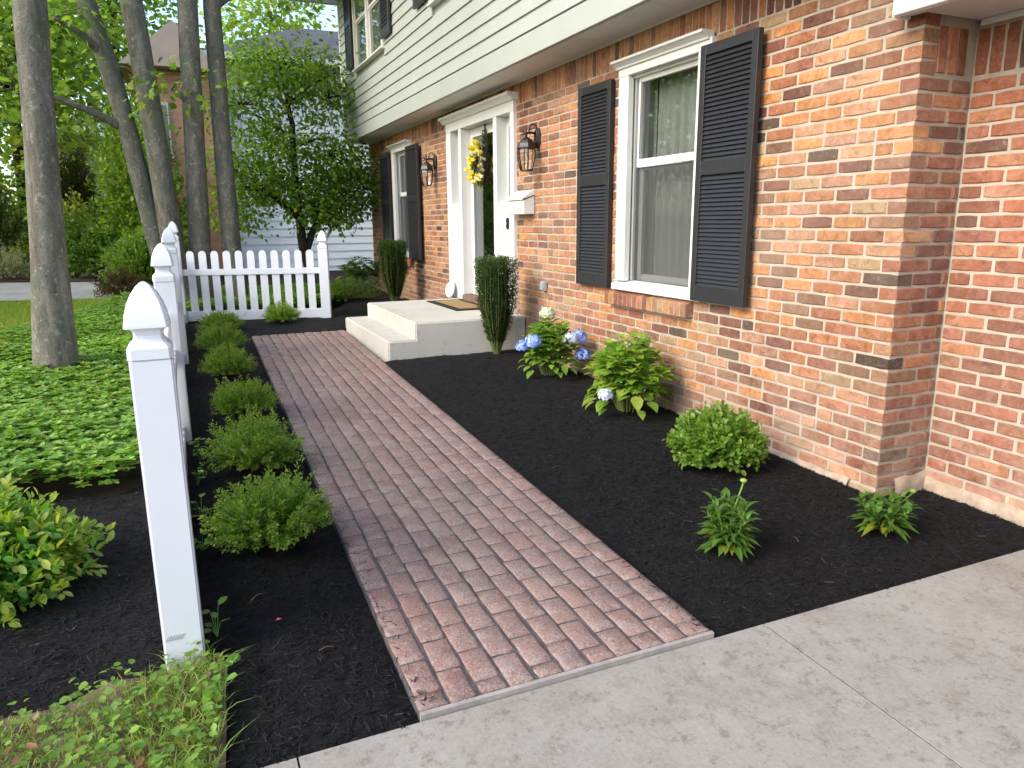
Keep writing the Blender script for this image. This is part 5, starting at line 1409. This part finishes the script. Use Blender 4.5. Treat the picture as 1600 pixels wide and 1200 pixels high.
bgtree('tree behind the neighbouring roof', 4.0, 30, 9.0, 2.8, 160, 66, ls=.2, low=.55)
bgtree('street tree mirrored in the big front window', -9.5, 10.5, 9, 3.2, 260, 67, ls=.22, low=.2)
bgtree('farther street tree mirrored in the big front window', -9, 17, 10, 3.2, 260, 68, ls=.22, low=.2)

# ------------------------------------------------------------------ neighbouring houses
nb = thing('neighbour_house', (0.9, 17.2, gz(17)), 'white sided neighbouring house with a grey roof and a brick end', 'house')
def nbp(mb, name, mat, parent=None, **k): return wlink(name, mb.mesh(name, mat, k.get('smooth', False), k.get('bevel', 0)), parent or nb)
w_ = nbp(MB().box(1.0, 8, 17.22, 23, -.2, 4.75), 'siding_wall', M['nbr_white'])
sbm = MB().hexa([(0, -.028, 0), (7.0, -.028, 0), (0, .02, 0), (7.0, .02, 0), (0, -.006, .172), (7.0, -.006, .172), (0, .02, .172), (7.0, .02, .172)]).mesh('siding_board', M['nbr_white'])
for i in range(27): wlink('siding_board', sbm, w_, (1.0, 17.2, .10+i*.17))
# brick end wall
m, nt, b = mat_new('neighbour_brick_wall'); tc = N(nt, 'ShaderNodeTexCoord'); mp = N(nt, 'ShaderNodeMapping'); nt.links.new(tc.outputs['Object'], mp.inputs[0]); mp.inputs['Rotation'].default_value = (PI/2, 0, 0)
bt = N(nt, 'ShaderNodeTexBrick'); nt.links.new(mp.outputs[0], bt.inputs[0]); bt.inputs['Scale'].default_value = 1; bt.inputs['Brick Width'].default_value = .213; bt.inputs['Row Height'].default_value = .0677; bt.inputs['Mortar Size'].default_value = .006
bt.inputs[1].default_value = (.58, .29, .16, 1); bt.inputs[2].default_value = (.50, .23, .13, 1); bt.inputs[3].default_value = (.35, .28, .22, 1); nt.links.new(bt.outputs[0], b.inputs['Base Color']); b.inputs['Roughness'].default_value = .9
M['nbr_brick_wall'] = m
nbp(MB().box(-.30, .98, 16.8, 23, -.2, 4.35), 'brick_wall', M['nbr_brick_wall'])
wq = nbp(MB().box(-.22, -.02, 16.76, 16.80, 2.75, 3.75).box(-.24, -.0, 16.74, 16.80, 2.70, 2.75), 'window', M['white']); nbp(MB().box(-.19, -.05, 16.75, 16.76, 2.8, 3.70), 'pane', M['glass'], wq)
nbp(MB().add([(.55, 16.6, 4.72), (8.4, 16.6, 4.72), (8.4, 24, 4.72), (.55, 24, 4.72), (3.1, 20.2, 6.15), (5.9, 20.2, 6.15)], [(0, 1, 5, 4), (1, 2, 5), (2, 3, 4, 5), (3, 0, 4), (0, 3, 2, 1)]), 'roof', M['roof'])
nbp(MB().box(.55, 8.4, 16.58, 16.60, 4.62, 4.74), 'gutter', M['white'])
nbp(MB().add([(-.8, 16.4, 4.36), (.98, 16.4, 4.36), (.98, 23, 4.36), (-.8, 23, 4.36), (.2, 16.4, 5.2), (.2, 23, 5.2)], [(0, 1, 4), (2, 3, 5), (0, 4, 5, 3), (1, 2, 5, 4), (0, 3, 2, 1)]), 'gable', M['tan_siding'])
fh = thing('far_house', (-2.6, 31, gz(31)), 'distant house of brick and tan siding seen between the trunks', 'house')
def fhp(mb, name, mat, parent=None): return wlink(name, mb.mesh(name, mat), parent or fh)
fhp(MB().box(-3.75, -3.1, 30.6, 36, 0, 4.35), 'brick_wall', M['nbr_brick_wall'])
w_ = fhp(MB().box(-3.1, 1.5, 31, 36, 0, 4.45), 'siding_wall', M['tan_siding'])
for i in range(16): fhp(MB().box(-3.1, 1.5, 30.97, 31.0, .3+i*.26, .3+i*.26+.235), 'siding_board', M['tan_siding'], w_)
fhp(MB().add([(-4.2, 30.2, 4.4), (2, 30.2, 4.4), (2, 37, 4.4), (-4.2, 37, 4.4), (-2.5, 33.6, 5.9), (.5, 33.6, 5.9)], [(0, 1, 5, 4), (1, 2, 5), (2, 3, 4, 5), (3, 0, 4), (0, 3, 2, 1)]), 'roof', plain('light_roof', (.30, .34, .38), .6, .3, .1))
# small litter on the mulch
tw = MB()
for (x, y, a, L) in ((.12, 2.62, .9, .07), (.13, 2.63, .5, .06), (-.35, 3.0, 2.0, .05), (-.42, 3.55, 2.5, .08), (1.75, 3.4, .3, .05), (2.3, 2.2, 1.2, .05), (.3, 2.2, .1, .05)):
    z = gz(y)+.012; d = Vector((math.cos(a), math.sin(a), 0))*L/2; tw.tube([Vector((x, y, z))-d, Vector((x, y, z+.008)), Vector((x, y, z))+d], .0013, 4)
o = tw.build('dry_twigs', plain('dry_twig', (.16, .10, .07), .9, .2)); tag(o, 'few dry twigs lying on the black mulch', 'twigs', None, 'stuff')
